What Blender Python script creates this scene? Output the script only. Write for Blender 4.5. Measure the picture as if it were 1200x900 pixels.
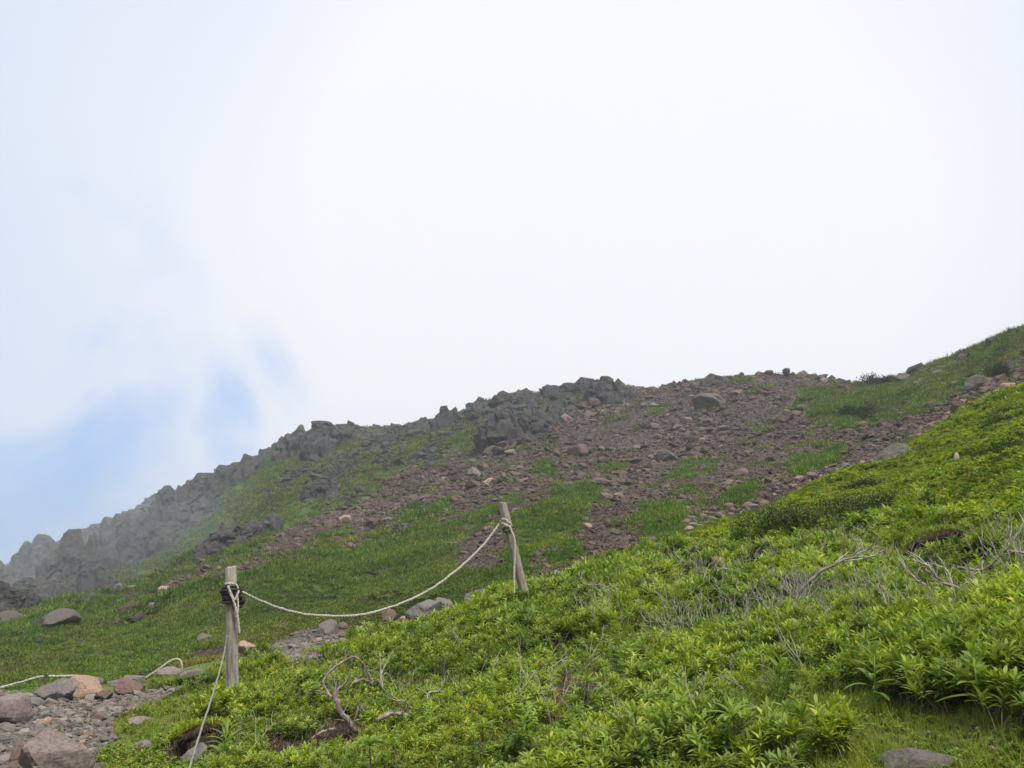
import bpy, bmesh, math, random
import numpy as np
from mathutils import Vector, Matrix, Euler

random.seed(7); RNG = np.random.default_rng(7)
scene = bpy.context.scene
for o in list(bpy.data.objects): bpy.data.objects.remove(o)
C = scene.collection

# ------------------------------------------------------------------ camera
CAMZ, PITCH, FPX = 1.5, math.radians(17.0), 1000.0
cam = bpy.data.cameras.new('camera'); cam.lens = 30.0; cam.sensor_width = 36.0
cam.clip_start = 0.05; cam.clip_end = 8000
camo = bpy.data.objects.new('camera', cam); C.objects.link(camo)
camo.location = (0, 0, CAMZ); camo.rotation_euler = (math.pi/2 + PITCH, 0, 0)
scene.camera = camo

# ------------------------------------------------------------------ light and exposure
SUN_EL, SUN_ROT = 58.0, 150.0         # high soft sun behind thin cloud, a little behind the right shoulder
scene.view_settings.view_transform = 'Standard'; scene.view_settings.look = 'None'
scene.view_settings.exposure = 0.3; scene.view_settings.gamma = 1.0
sl = bpy.data.lights.new('sun', 'SUN'); sl.energy = 3.4; sl.angle = math.radians(12); sl.color = (1, .965, .9)
so = bpy.data.objects.new('sun', sl); C.objects.link(so)
_e, _r = math.radians(SUN_EL), math.radians(SUN_ROT)
_sd = Vector((math.cos(_e)*math.sin(_r), math.cos(_e)*math.cos(_r), math.sin(_e)))   # towards the sun
so.rotation_euler = _sd.to_track_quat('Z', 'Y').to_euler(); so.location = (0, 0, 60)

def pixdir(px, py):
    x, y = (np.asarray(px, float)-600)/FPX, (450-np.asarray(py, float))/FPX
    f = math.cos(PITCH) - y*math.sin(PITCH); u = math.sin(PITCH) + y*math.cos(PITCH)
    return x, f, u

world = bpy.data.worlds.new('World'); scene.world = world; world.use_nodes = True
nt = world.node_tree; nt.nodes.clear()
def N(nt, typ, **kw):
    n = nt.nodes.new(typ)
    for k, v in kw.items():
        if k == 'inp':
            for a, b in v.items(): n.inputs[a].default_value = b
        else: setattr(n, k, v)
    return n
L = lambda nt, a, b: nt.links.new(a, b)
def build_sky():
    out = N(nt, 'ShaderNodeOutputWorld'); bg = N(nt, 'ShaderNodeBackground', inp={'Strength': 0.1})
    sky = N(nt, 'ShaderNodeTexSky', sky_type='NISHITA', sun_disc=False, sun_elevation=_e, sun_rotation=_r, altitude=1500)
    tc = N(nt, 'ShaderNodeTexCoord')
    n1 = N(nt, 'ShaderNodeTexNoise', inp={'Scale': 4.6, 'Detail': 6.0, 'Roughness': .52, 'Distortion': .4})
    n2 = N(nt, 'ShaderNodeTexNoise', inp={'Scale': 1.3, 'Detail': 2.0, 'Roughness': .5})
    L(nt, tc.outputs['Generated'], n1.inputs['Vector']); L(nt, tc.outputs['Generated'], n2.inputs['Vector'])
    # thinner cloud towards the left: three soft openings in the cloud deck
    nd = N(nt, 'ShaderNodeTexNoise', inp={'Scale': 5.0, 'Detail': 5.0, 'Roughness': .6}); L(nt, tc.outputs['Generated'], nd.inputs['Vector'])
    n0 = N(nt, 'ShaderNodeVectorMath', operation='SUBTRACT'); n0.inputs[1].default_value = (.5, .5, .5); L(nt, nd.outputs['Color'], n0.inputs[0])
    n00 = N(nt, 'ShaderNodeVectorMath', operation='SCALE', inp={3: .26}); L(nt, n0.outputs[0], n00.inputs[0])
    wv = N(nt, 'ShaderNodeVectorMath', operation='ADD'); L(nt, tc.outputs['Generated'], wv.inputs[0]); L(nt, n00.outputs[0], wv.inputs[1])
    acc = None
    for px, py, width, amt in ((-10, 515, .25, 1.0), (-110, 390, .31, 1.0), (300, 480, .12, .7), (-20, 330, .2, .7), (-280, 470, .34, .7), (0, 520, .16, .7), (-60, 400, .15, .6)):
        d = Vector([float(v) for v in pixdir(px, py)]).normalized()
        dp = N(nt, 'ShaderNodeVectorMath', operation='DISTANCE'); dp.inputs[1].default_value = d
        L(nt, wv.outputs[0], dp.inputs[0])
        mr = N(nt, 'ShaderNodeMapRange', interpolation_type='SMOOTHSTEP', inp={1: 0.0, 2: width, 3: amt, 4: 0.0})
        L(nt, dp.outputs['Value'], mr.inputs[0])
        if acc is None: acc = mr.outputs[0]
        else:
            m = N(nt, 'ShaderNodeMath', operation='MAXIMUM'); L(nt, acc, m.inputs[0]); L(nt, mr.outputs[0], m.inputs[1]); acc = m.outputs[0]
    s = N(nt, 'ShaderNodeMapRange', interpolation_type='SMOOTHSTEP', inp={1: .38, 2: .6, 3: 0.12, 4: 1.4}); L(nt, n1.outputs['Fac'], s.inputs[0])
    op = N(nt, 'ShaderNodeMath', operation='MULTIPLY', use_clamp=True); L(nt, acc, op.inputs[0]); L(nt, s.outputs[0], op.inputs[1])
    # cloud brightness varies softly
    cr = N(nt, 'ShaderNodeMapRange', inp={1: .35, 2: .65, 3: 0.0, 4: 1.0}); L(nt, n2.outputs['Fac'], cr.inputs[0])
    # brighter towards the veiled sun side of the deck (right of centre)
    d = Vector([float(v) for v in pixdir(700, 230)]).normalized()
    dp = N(nt, 'ShaderNodeVectorMath', operation='DISTANCE'); dp.inputs[1].default_value = d; L(nt, tc.outputs['Generated'], dp.inputs[0])
    gl = N(nt, 'ShaderNodeMapRange', interpolation_type='SMOOTHSTEP', inp={1: 0.0, 2: .75, 3: 1.0, 4: 0.0}); L(nt, dp.outputs['Value'], gl.inputs[0])
    mxa = N(nt, 'ShaderNodeMath', operation='MULTIPLY_ADD', use_clamp=True, inp={1: .45}); L(nt, cr.outputs[0], mxa.inputs[0]); L(nt, gl.outputs[0], mxa.inputs[2])
    cl = N(nt, 'ShaderNodeMix', data_type='RGBA'); cl.inputs[6].default_value = (5.8, 6.45, 7.7, 1); cl.inputs[7].default_value = (7.8, 7.95, 8.3, 1)
    L(nt, mxa.outputs[0], cl.inputs[0])
    skb = N(nt, 'ShaderNodeVectorMath', operation='SCALE', inp={3: .95}); L(nt, sky.outputs[0], skb.inputs[0])
    hz = N(nt, 'ShaderNodeMix', data_type='RGBA', inp={0: .8}); hz.inputs[7].default_value = (3.3, 5.2, 8.8, 1); L(nt, skb.outputs[0], hz.inputs[6])
    mx = N(nt, 'ShaderNodeMix', data_type='RGBA'); L(nt, op.outputs[0], mx.inputs[0]); L(nt, cl.outputs[2], mx.inputs[6]); L(nt, hz.outputs[2], mx.inputs[7])
    L(nt, mx.outputs[2], bg.inputs[0]); L(nt, bg.outputs[0], out.inputs[0])
build_sky()
scene.cycles.volume_bounces = 1; scene.cycles.max_bounces = 6; scene.cycles.diffuse_bounces = 3
scene.cycles.transparent_max_bounces = 8; scene.cycles.volume_step_rate = 4

# ------------------------------------------------------------------ noise
def _h2(ix, iy, seed):
    h = (ix.astype(np.int64)*374761393 + iy.astype(np.int64)*668265263 + seed*1442695041) & 0xffffffff
    h = ((h ^ (h >> 13))*1274126177) & 0xffffffff
    return ((h ^ (h >> 16)) & 0xffff)/65535.0
def noise2(x, y, seed=0):
    x = np.asarray(x, float); y = np.asarray(y, float)
    ix, iy = np.floor(x), np.floor(y); fx, fy = x-ix, y-iy
    fx = fx*fx*(3-2*fx); fy = fy*fy*(3-2*fy)
    a = _h2(ix, iy, seed); b = _h2(ix+1, iy, seed); c = _h2(ix, iy+1, seed); d = _h2(ix+1, iy+1, seed)
    return (a+(b-a)*fx) + ((c+(d-c)*fx)-(a+(b-a)*fx))*fy - .5
def fbm2(x, y, o=4, seed=0):
    s, a, t = 0, 1, 0
    for k in range(o):
        s = s + a*noise2(x*2**k + 17.3*k, y*2**k - 9.1*k, seed+k); t += a; a *= .5
    return s/t*2
def fbm3(p, sc, o=3, seed=0):
    x, y, z = p[:, 0]*sc, p[:, 1]*sc, p[:, 2]*sc
    return (fbm2(x+.37*z, y+.71*z, o, seed) + fbm2(y-.53*x+9, z+.29*x, o, seed+31) + fbm2(z+.4*y, x-.3*y+5, o, seed+67))/1.8

# ------------------------------------------------------------------ terrain: real heights from contour lines of the hill
XS = None
def line(*pts):      # (px, py, r): a contour of the hill seen at pixel px,py and standing r metres away
    a = np.array(pts, float); x, f, u = pixdir(a[:, 0], a[:, 1])
    h = np.hypot(x, f); az = np.degrees(np.arctan2(x, f)); r = a[:, 2]; z = CAMZ + u/h*r
    mr, mz = (r[0]+r[-1])/2, (z[0]+z[-1])/2
    az = np.concatenate([[-180, -130], az, [130, 180]]); r = np.concatenate([[mr, mr], r, [mr, mr]]); z = np.concatenate([[mz, mz], z, [mz, mz]])
    return az, r, z
LINES = [
 line((-400,930,4.2),(0,930,4.2),(150,930,4.2),(300,925,4.0),(450,925,3.6),(600,925,3.2),(750,925,2.9),(900,925,2.7),(1050,925,2.6),(1200,925,2.5),(1600,925,2.3)),
 line((-400,870,6),(0,862,6),(150,855,6),(300,845,5.5),(450,838,5.2),(600,812,4.9),(750,783,4.9),(900,752,5),(1050,712,5.5),(1200,660,6),(1600,610,6)),
 line((-400,830,8.5),(0,813,8.3),(150,803,8.3),(220,800,7.8),(300,790,7.6),(450,757,8.6),(600,716,8.8),(660,697,9.8),(750,660,11.8),(900,599,17),(1050,539,23),(1200,457,29),(1600,330,25)),
 line((-400,850,11),(0,832,11),(150,822,11),(220,785,11),(300,762,12),(450,740,12.5),(600,716,12),(660,694,12.5),(750,659,14.5),(900,600,20),(1050,538,25.5),(1200,458,31.5),(1600,332,27)),
 line((-400,800,22),(0,768,22),(150,755,20),(300,706,22),(450,690,20),(600,652,20),(740,612,24),(900,562,30),(1050,515,34),(1200,449,37),(1600,320,31)),
 line((-400,770,70),(0,712,65),(150,690,60),(300,622,60),(450,600,50),(600,560,48),(740,550,45),(900,510,48),(1050,486,47),(1200,425,46),(1600,290,38)),
 line((-400,740,190),(0,672,250),(60,648,235),(108,628,220),(150,608,205),(200,584,185),(240,564,172),(300,540,152),(330,520,138),(400,503,130),(450,503,125),(490,501,120),(520,492,115),(560,478,108),(600,468,105),(650,460,98),(700,453,92),(735,457,90),(760,460,86),(810,448,82),(900,442,76),(960,445,73),(1000,453,70),(1050,446,66),(1100,426,62),(1200,387,56),(1600,240,46)),
]
AZ = np.arange(-180, 180.01, .25)
LR0, LR1, LRN = math.log(.25), math.log(3500), 900
LRS = np.linspace(LR0, LR1, LRN)
def _build_table():
    K = []
    for az, r, z in LINES: K.append((np.interp(AZ, az, r), np.interp(AZ, az, z)))
    rs = K[-1][0]; zs = K[-1][1]
    Rk = [np.full_like(AZ, 0.0), np.full_like(AZ, .9)] + [k[0] for k in K] + [rs*1.12, rs*1.6, np.full_like(AZ, 3600.)]
    Zk = [np.full_like(AZ, 0.0), np.full_like(AZ, .03)] + [k[1] for k in K] + [CAMZ+(zs-CAMZ)*1.08, CAMZ+(zs-CAMZ)*.95, np.full_like(AZ, -300.)]
    Rk, Zk = np.array(Rk), np.array(Zk)
    T = np.zeros((len(AZ), LRN)); q = np.exp(LRS)
    for i in range(len(AZ)):
        x, y = Rk[:, i], Zk[:, i]; h = np.diff(x); d = np.diff(y)/h
        m = np.zeros_like(x); w1 = 2*h[1:]+h[:-1]; w2 = h[1:]+2*h[:-1]
        ok = d[:-1]*d[1:] > 0
        m[1:-1][ok] = ((w1+w2)[ok])/(w1[ok]/d[:-1][ok] + w2[ok]/d[1:][ok])
        m[0] = d[0]; m[-1] = d[-1]
        k = np.clip(np.searchsorted(x, q)-1, 0, len(x)-2); t = (q-x[k])/h[k]
        T[i] = (2*t**3-3*t**2+1)*y[k] + (t**3-2*t**2+t)*h[k]*m[k] + (-2*t**3+3*t**2)*y[k+1] + (t**3-t**2)*h[k]*m[k+1]
    return T, K[-1][0]
TAB, RIDGE_R = _build_table()
# polygons are places on the hillside, given by where they are seen
def inpoly(px, py, poly):
    poly = np.array(poly, float); ins = np.zeros(np.shape(px), bool); n = len(poly)
    for i in range(n):
        x1, y1 = poly[i]; x2, y2 = poly[(i+1) % n]
        c = ((y1 > py) != (y2 > py)) & (px < (x2-x1)*(py-y1)/((y2-y1) or 1e-9)+x1); ins ^= c
    return ins
SOIL = [[(186,905),(196,878),(228,852),(272,852),(282,866),(262,884),(236,905)], [(296,905),(304,874),(350,868),(395,846),(425,850),(432,876),(400,888),(340,900)],
        [(870,632),(920,618),(900,640),(850,646)], [(1070,655),(1085,636),(1135,634),(1142,655),(1110,668)], [(225,762),(290,755),(300,762),(285,770),(225,775)],
        [(640,800),(700,790),(720,830),(650,840)]]
GRAVEL = [[(-200,1000),(105,1000),(118,880),(150,862),(140,842),(172,824),(215,806),(228,800),(150,808),(-200,818)],
          [(300,764),(350,742),(430,736),(520,718),(600,700),(600,712),(500,736),(440,752),(380,768),(330,776)]]
SCREE = [[(575,515),(660,478),(742,455),(745,390),(950,390),(990,448),(1000,462),(960,470),(935,480),(940,505),(990,505),(1010,498),(1060,482),(1085,468),(1160,445),(1200,428),(1240,410),(1240,445),(1190,458),(1100,500),(1065,512),(1030,545),(905,590),(895,600),(820,620),(770,618),(755,640),(700,655),(640,680),(612,674),(628,645),(690,622),(706,592),(697,570),(668,562),(600,606),(612,640),(600,655),(560,668),(520,668),(530,640),(560,612),(550,600),(470,624),(380,645),(300,662),(250,676),(200,700),(140,718),(138,708),(230,668),(300,640),(400,590),(500,545)],
         [(-50,640),(30,620),(110,600),(220,550),(262,536),(262,552),(275,562),(262,580),(235,594),(195,612),(150,634),(130,656),(80,690),(20,712),(-50,730)],
         [(325,485),(415,485),(420,503),(380,518),(350,530),(320,536)],[(560,478),(640,445),(740,410),(740,462),(690,474),(600,498),(575,512),(560,500)],[(488,490),(510,465),(542,465),(542,490),(495,503)],
         [(355,560),(400,550),(440,545),(400,575),(355,585)]]
GREEN = [[(595,612),(660,566),(697,576),(697,604),(668,624),(630,645),(628,672),(596,672),(582,640),(604,625)], [(540,602),(600,574),(628,578),(590,596),(560,606)],
         [(765,548),(800,540),(836,536),(838,550),(795,560)], [(742,592),(770,586),(804,590),(800,626),(750,630)], [(846,566),(890,566),(886,588),(850,594)],
         [(924,532),(985,516),(990,542),(934,556)], [(955,480),(1000,468),(1100,462),(1085,480),(1010,500),(965,500)], [(640,640),(680,628),(690,645),(650,668),(634,664)],
         [(370,628),(405,610),(415,625),(380,640)], [(630,540),(655,530),(660,556),(620,560)], [(700,538),(725,536),(728,552),(704,552)], [(130,850),(170,834),(178,850),(140,866)],
         [(925,452),(985,452),(1000,466),(940,475)], [(480,590),(540,580),(520,600),(470,612)]]
def soft(px, py, polys, j, seed=3):
    g = np.random.default_rng(seed); out = np.zeros(np.shape(px))
    K = 7
    for k in range(K):
        dx, dy = g.normal(0, j, 2); m = np.zeros(np.shape(px), bool)
        for p in polys: m |= inpoly(px+dx, py+dy*.6, p)
        out += m
    return out/K
def proj(x, y, z):
    dz = z-CAMZ; f = y*math.cos(PITCH)+dz*math.sin(PITCH); u = -y*math.sin(PITCH)+dz*math.cos(PITCH)
    f = np.where(f > .05, f, .05)
    return 600+FPX*x/f, 450-FPX*u/f
def hbase(x, y):
    r = np.maximum(np.hypot(x, y), .26); az = np.degrees(np.arctan2(x, y))
    a = (az+180)/.25; i = np.clip(a.astype(int), 0, len(AZ)-2); fa = a-i
    b = (np.log(r)-LR0)/(LR1-LR0)*(LRN-1); j = np.clip(b.astype(int), 0, LRN-2); fb = b-j
    return (TAB[i, j]*(1-fb)+TAB[i, j+1]*fb)*(1-fa) + (TAB[i+1, j]*(1-fb)+TAB[i+1, j+1]*fb)*fa
def H(x, y):
    x = np.atleast_1d(np.asarray(x, float)); y = np.atleast_1d(np.asarray(y, float))
    r = np.hypot(x, y); z = hbase(x, y)
    px, py = proj(x, y, z)
    ramp = np.clip(r/3, 0, 1)
    z = z + ramp*(.05*fbm2(x*.9, y*.9, 4, 1))
    far = np.clip((r-13)/12, 0, 1)*np.clip((800-r)/600, 0, 1)
    rr = np.interp(np.degrees(np.arctan2(x, y)), AZ, RIDGE_R); edge = .25+.75*np.clip(np.abs(r-rr)/(.22*rr), 0, 1)
    z = z + np.clip((r-7)/8, 0, 1)*(1-far)*.16*fbm2(x/1.7, y/1.7, 4, 41)
    z = z + far*edge*(.34*fbm2(x/2.6, y/2.6, 5, 5) + .8*fbm2(x/8, y/8, 3, 9)*np.clip((r-15)/40, 0, 1)*np.clip(r/60, .5, 1.3) - .25*np.abs(fbm2(x/5+7, y/5, 3, 29)))
    a_, c_ = (x*.52+y*.85), (x*.85-y*.52)
    z = z + far*edge*(.42*fbm2(a_/9+3, c_/1.9, 4, 33)*np.clip(r/30, .5, 1.6)+.12*np.abs(fbm2(a_/2.5, c_/.9, 3, 37)))
    near = r < 30
    if near.any():
        s = soft(px, py, SOIL[:4], 3) if near.sum() else 0
        z = z - np.where(near, s*.09*np.clip(r/5, .7, 2), 0)
    return z
def ground(px, py, rmin=1.5):
    """Where the line of sight through a pixel first meets the hillside."""
    x, f, u = [float(v) for v in pixdir(px, py)]; h = math.hypot(x, f)
    rs = np.exp(np.arange(math.log(rmin), math.log(330), .004)); X = x/h*rs; Y = f/h*rs
    hit = H(X, Y) >= CAMZ + u/h*rs
    if not hit.any(): r = float(np.interp(math.degrees(math.atan2(x, f)), AZ, RIDGE_R)); k = np.argmin(abs(rs-r))
    else: k = int(np.argmax(hit))
    return Vector((X[k], Y[k], float(H(X[k], Y[k])[0]))), float(rs[k])
def at(px, py, r):
    x, f, u = [float(v) for v in pixdir(px, py)]; h = math.hypot(x, f)
    return Vector((x/h*r, f/h*r, CAMZ+u/h*r))
def scale_at(p):      # metres per photo pixel at a point
    return (p.y*math.cos(PITCH)+(p.z-CAMZ)*math.sin(PITCH))/FPX

# ------------------------------------------------------------------ materials
def mat(name, rough=.9, spec=.25):
    m = bpy.data.materials.new(name); m.use_nodes = True; t = m.node_tree
    b = t.nodes['Principled BSDF']; b.inputs['Roughness'].default_value = rough; b.inputs['Specular IOR Level'].default_value = spec
    return m, t, b
def ramp(t, fac, stops, interp='LINEAR'):
    n = N(t, 'ShaderNodeValToRGB'); n.color_ramp.interpolation = interp; e = n.color_ramp.elements
    while len(e) < len(stops): e.new(.5)
    for k, (p, c) in enumerate(stops): e[k].position = p; e[k].color = (*c, 1)
    L(t, fac, n.inputs[0]); return n.outputs[0]
def noise(t, vec, scale, detail=4, rough=.55, dist=0):
    n = N(t, 'ShaderNodeTexNoise', inp={'Scale': scale, 'Detail': detail, 'Roughness': rough, 'Distortion': dist}); L(t, vec, n.inputs['Vector']); return n.outputs['Fac']
def mixc(t, fac, a, b, mode='MIX'):
    n = N(t, 'ShaderNodeMix', data_type='RGBA', blend_type=mode)
    for s, v in ((0, fac), (6, a), (7, b)):
        if hasattr(v, 'links') or hasattr(v, 'node'): L(t, v, n.inputs[s])
        else: n.inputs[s].default_value = v if s == 0 else (*v, 1)
    return n.outputs[2]
def bump(t, b, h, strength=.5, dist=.02):
    n = N(t, 'ShaderNodeBump', inp={'Strength': strength, 'Distance': dist}); L(t, h, n.inputs['Height']); L(t, n.outputs[0], b.inputs['Normal'])
def math_(t, op, a, b=None, clamp=False):
    n = N(t, 'ShaderNodeMath', operation=op, use_clamp=clamp)
    for s, v in ((0, a), (1, b)):
        if v is None: continue
        if hasattr(v, 'node'): L(t, v, n.inputs[s])
        else: n.inputs[s].default_value = v
    return n.outputs[0]

def rock_mat(name, cols, lichen=.35, scale=1.0, vary=True, band=0, bstr=.7, bdist=.03):
    m, t, b = mat(name, .92, .2)
    tc = N(t, 'ShaderNodeTexCoord'); g = N(t, 'ShaderNodeNewGeometry'); oi = N(t, 'ShaderNodeObjectInfo')
    v = tc.outputs['Object'] if not vary else g.outputs['Position']
    a = noise(t, v, 2.2*scale, 6, .65); f = noise(t, v, 17*scale, 5, .7)
    base = ramp(t, oi.outputs['Random'], [(k/max(1, len(cols)-1), c) for k, c in enumerate(cols)], 'LINEAR')
    base = mixc(t, ramp(t, a, [(.3, (0, 0, 0)), (.72, (.75, .75, .75))]), base, tuple(c*1.35 for c in cols[0]))
    sp = ramp(t, f, [(.3, (.55, .55, .55)), (.5, (.95, .95, .95)), (.7, (1.3, 1.28, 1.25))])
    base = mixc(t, 1.0, base, sp, 'MULTIPLY')
    if band:
        bn = noise(t, g.outputs['Position'], .16, 5, .6, .8)
        base = mixc(t, 1.0, base, ramp(t, bn, [(.3, (1.25,1.05,.95)), (.45, (.85,.85,.85)), (.58, (1.0,1.03,1.06)), (.7, (1.35,1.25,1.1))]), 'MULTIPLY')
    if lichen:
        li = noise(t, v, 5.3*scale, 6, .7, .6); lm = ramp(t, li, [(.56, (0, 0, 0)), (.66, (lichen, lichen, lichen))])
        base = mixc(t, lm, base, (.19, .2, .14))
    L(t, base, b.inputs['Base Color'])
    hh = math_(t, 'ADD', a, math_(t, 'MULTIPLY', f, .45)); bump(t, b, hh, bstr, bdist)
    return m
M = {}
M['scree'] = rock_mat('scree_stone', [(.074,.051,.041),(.142,.103,.08),(.054,.04,.034),(.12,.079,.06),(.17,.128,.1),(.077,.06,.052),(.11,.069,.051),(.26,.207,.16)], .12, 1.5, band=1)
M['gravel'] = rock_mat('gravel_stone', [(.14,.118,.1),(.075,.064,.058),(.22,.19,.165),(.12,.088,.072),(.3,.26,.22),(.17,.12,.09),(.07,.064,.06),(.15,.13,.12)], .1, 9, bdist=.004)
M['crag'] = rock_mat('crag_rock', [(.052,.046,.046),(.07,.062,.058),(.042,.038,.039),(.085,.075,.068)], .6, .5, bstr=.9, bdist=.25)
def ledges(m):
    t = m.node_tree; b = t.nodes['Principled BSDF']; src = b.inputs['Base Color'].links[0].from_socket
    g = N(t, 'ShaderNodeNewGeometry'); sx = N(t, 'ShaderNodeSeparateXYZ'); L(t, g.outputs['Normal'], sx.inputs[0])
    nn = noise(t, g.outputs['Position'], .9, 5, .65); v = math_(t, 'ADD', sx.outputs['Z'], math_(t, 'MULTIPLY', math_(t, 'SUBTRACT', nn, .5), 2.2))
    L(t, mixc(t, ramp(t, v, [(.8, (0,0,0)), (1.0, (.7,.7,.7))]), src, (.08,.095,.045)), b.inputs['Base Color'])
ledges(M['crag'])
M['boulder'] = rock_mat('boulder_grey', [(.15,.132,.12),(.18,.158,.145)], .3, 3.5, bdist=.02)
M['boulder_pink'] = rock_mat('boulder_pinkish', [(.19,.15,.135),(.22,.172,.155)], .25, 3.5, bdist=.02)
M['boulder_dark'] = rock_mat('boulder_dark', [(.1,.085,.075),(.12,.1,.09)], .3, 3.5, bdist=.02)
M['boulder_tan'] = rock_mat('boulder_tan', [(.3,.2,.145),(.33,.23,.17)], .1, 3.5, bdist=.02)
M['boulder_red'] = rock_mat('boulder_reddish', [(.15,.098,.084),(.17,.11,.092)], .15, 3.5, bdist=.02)
M['boulder_green'] = rock_mat('boulder_lichen', [(.125,.112,.092),(.145,.13,.105)], .7, 2.2, bdist=.08)

def leaf_mat(name, cols, trans=.35, rough=.55, spec=.35, attr=False, patch=None):
    m, t, b = mat(name, rough, spec); oi = N(t, 'ShaderNodeObjectInfo'); g = N(t, 'ShaderNodeNewGeometry')
    base = ramp(t, oi.outputs['Random'], [(k/max(1, len(cols)-1), c) for k, c in enumerate(cols)])
    big = noise(t, g.outputs['Position'], patch or .9, 4, .6)
    base = mixc(t, 1.0, base, ramp(t, big, [(.3, (.55, .62, .6)), (.5, (1, 1, 1)), (.66, (1.35, 1.2, .95))]), 'MULTIPLY')
    ri = N(t, 'ShaderNodeNewGeometry')
    rr = ramp(t, ri.outputs['Random Per Island'], [(0, (.55, .62, .6)), (.5, (1, 1, 1)), (.93, (1.4, 1.28, 1.05)), (1, (2.1, 1.3, .8))])
    base = mixc(t, 1.0, base, rr, 'MULTIPLY')
    L(t, base, b.inputs['Base Color'])
    tr = N(t, 'ShaderNodeBsdfTranslucent'); L(t, mixc(t, 1.0, base, (1.25, 1.25, .6), 'MULTIPLY'), tr.inputs[0])
    ms = N(t, 'ShaderNodeMixShader', inp={0: trans}); L(t, b.outputs[0], ms.inputs[1]); L(t, tr.outputs[0], ms.inputs[2])
    L(t, ms.outputs[0], t.nodes['Material Output'].inputs[0]); return m
M['leaf'] = leaf_mat('shrub_leaf', [(.195,.285,.038),(.255,.35,.048),(.11,.18,.034),(.35,.43,.06),(.18,.265,.034)])
M['leaf_dark'] = leaf_mat('dark_leaf', [(.06,.1,.025),(.09,.14,.03),(.05,.085,.022)], .2)
M['leaf_herb'] = leaf_mat('herb_leaf', [(.24,.35,.05),(.3,.4,.06)], .4)
M['grass_near'] = leaf_mat('near_grass', [(.22,.3,.038),(.28,.35,.045),(.31,.32,.07),(.19,.28,.037)], .35, .6, .2)
M['grass_far'] = leaf_mat('hill_grass', [(.105,.165,.04),(.14,.2,.05),(.085,.135,.038),(.17,.2,.06),(.1,.16,.034)], .25, .8, .1, patch=.22)
M['grass_bright'] = leaf_mat('bank_grass', [(.2,.29,.035),(.25,.33,.04),(.17,.25,.035),(.27,.28,.06)], .3, .7, .15, patch=.35)
M['grass_fresh'] = leaf_mat('fresh_grass', [(.1,.185,.034),(.13,.215,.04),(.085,.155,.032),(.16,.235,.045)], .3, .8, .1, patch=.3)
M['dry_grass'] = leaf_mat('brownish_grass', [(.13,.12,.05),(.16,.13,.06),(.12,.13,.045)], .2, .8, .1)
M['straw'] = leaf_mat('dry_straw', [(.3,.25,.16),(.22,.17,.1),(.35,.3,.2)], .2, .8, .1)
M['conifer'] = leaf_mat('creeping_pine', [(.025,.055,.018),(.035,.07,.02),(.03,.05,.018)], .1, .7, .2)

def wood_mat(name, c1, c2, sx=40, sz=3):
    m, t, b = mat(name, .85, .2); tc = N(t, 'ShaderNodeTexCoord')
    mp = N(t, 'ShaderNodeMapping', inp={'Scale': (sx, sx, sz)}); L(t, tc.outputs['Object'], mp.inputs[0])
    a = noise(t, mp.outputs[0], 1.0, 5, .65, .4); f = noise(t, tc.outputs['Object'], 9, 4, .6)
    c = mixc(t, ramp(t, a, [(.32, (0, 0, 0)), (.62, (1, 1, 1))]), c1, c2)
    c = mixc(t, 1.0, c, ramp(t, f, [(.3, (.7, .68, .66)), (.6, (1.1, 1.1, 1.1))]), 'MULTIPLY')
    L(t, c, b.inputs['Base Color']); bump(t, b, a, .8, .006); return m
M['post'] = wood_mat('weathered_post_wood', (.13,.112,.09), (.44,.405,.35))
M['post2'] = wood_mat('brown_grey_post_wood', (.15,.125,.095), (.32,.285,.23))
M['twig'] = wood_mat('bleached_branch', (.2,.17,.14), (.5,.46,.4), 25, 25)
M['limb'] = wood_mat('dead_limb', (.1,.08,.065), (.31,.27,.23), 25, 25)
M['twig_brown'] = wood_mat('brown_stem', (.08,.06,.045), (.2,.16,.12), 25, 25)
M['root'] = wood_mat('pinkish_dead_root', (.12,.09,.08), (.36,.29,.27), 22, 14)
def plain(name, col, rough=.8, var=.25, sc=60):
    m, t, b = mat(name, rough, .2); tc = N(t, 'ShaderNodeTexCoord'); a = noise(t, tc.outputs['Object'], sc, 3)
    L(t, mixc(t, 1.0, col, ramp(t, a, [(.3, (1-var,)*3), (.7, (1+var,)*3)]), 'MULTIPLY'), b.inputs['Base Color']); bump(t, b, a, .4, .003); return m
M['rope'] = plain('white_rope', (.43,.395,.335), .85, .3)
M['rope_green'] = plain('greyish_rope', (.23,.235,.19), .85, .3)
M['binding'] = plain('black_binding', (.035,.03,.03), .6, .4)
M['iron'] = plain('rusty_iron', (.08,.06,.05), .7, .4)

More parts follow.
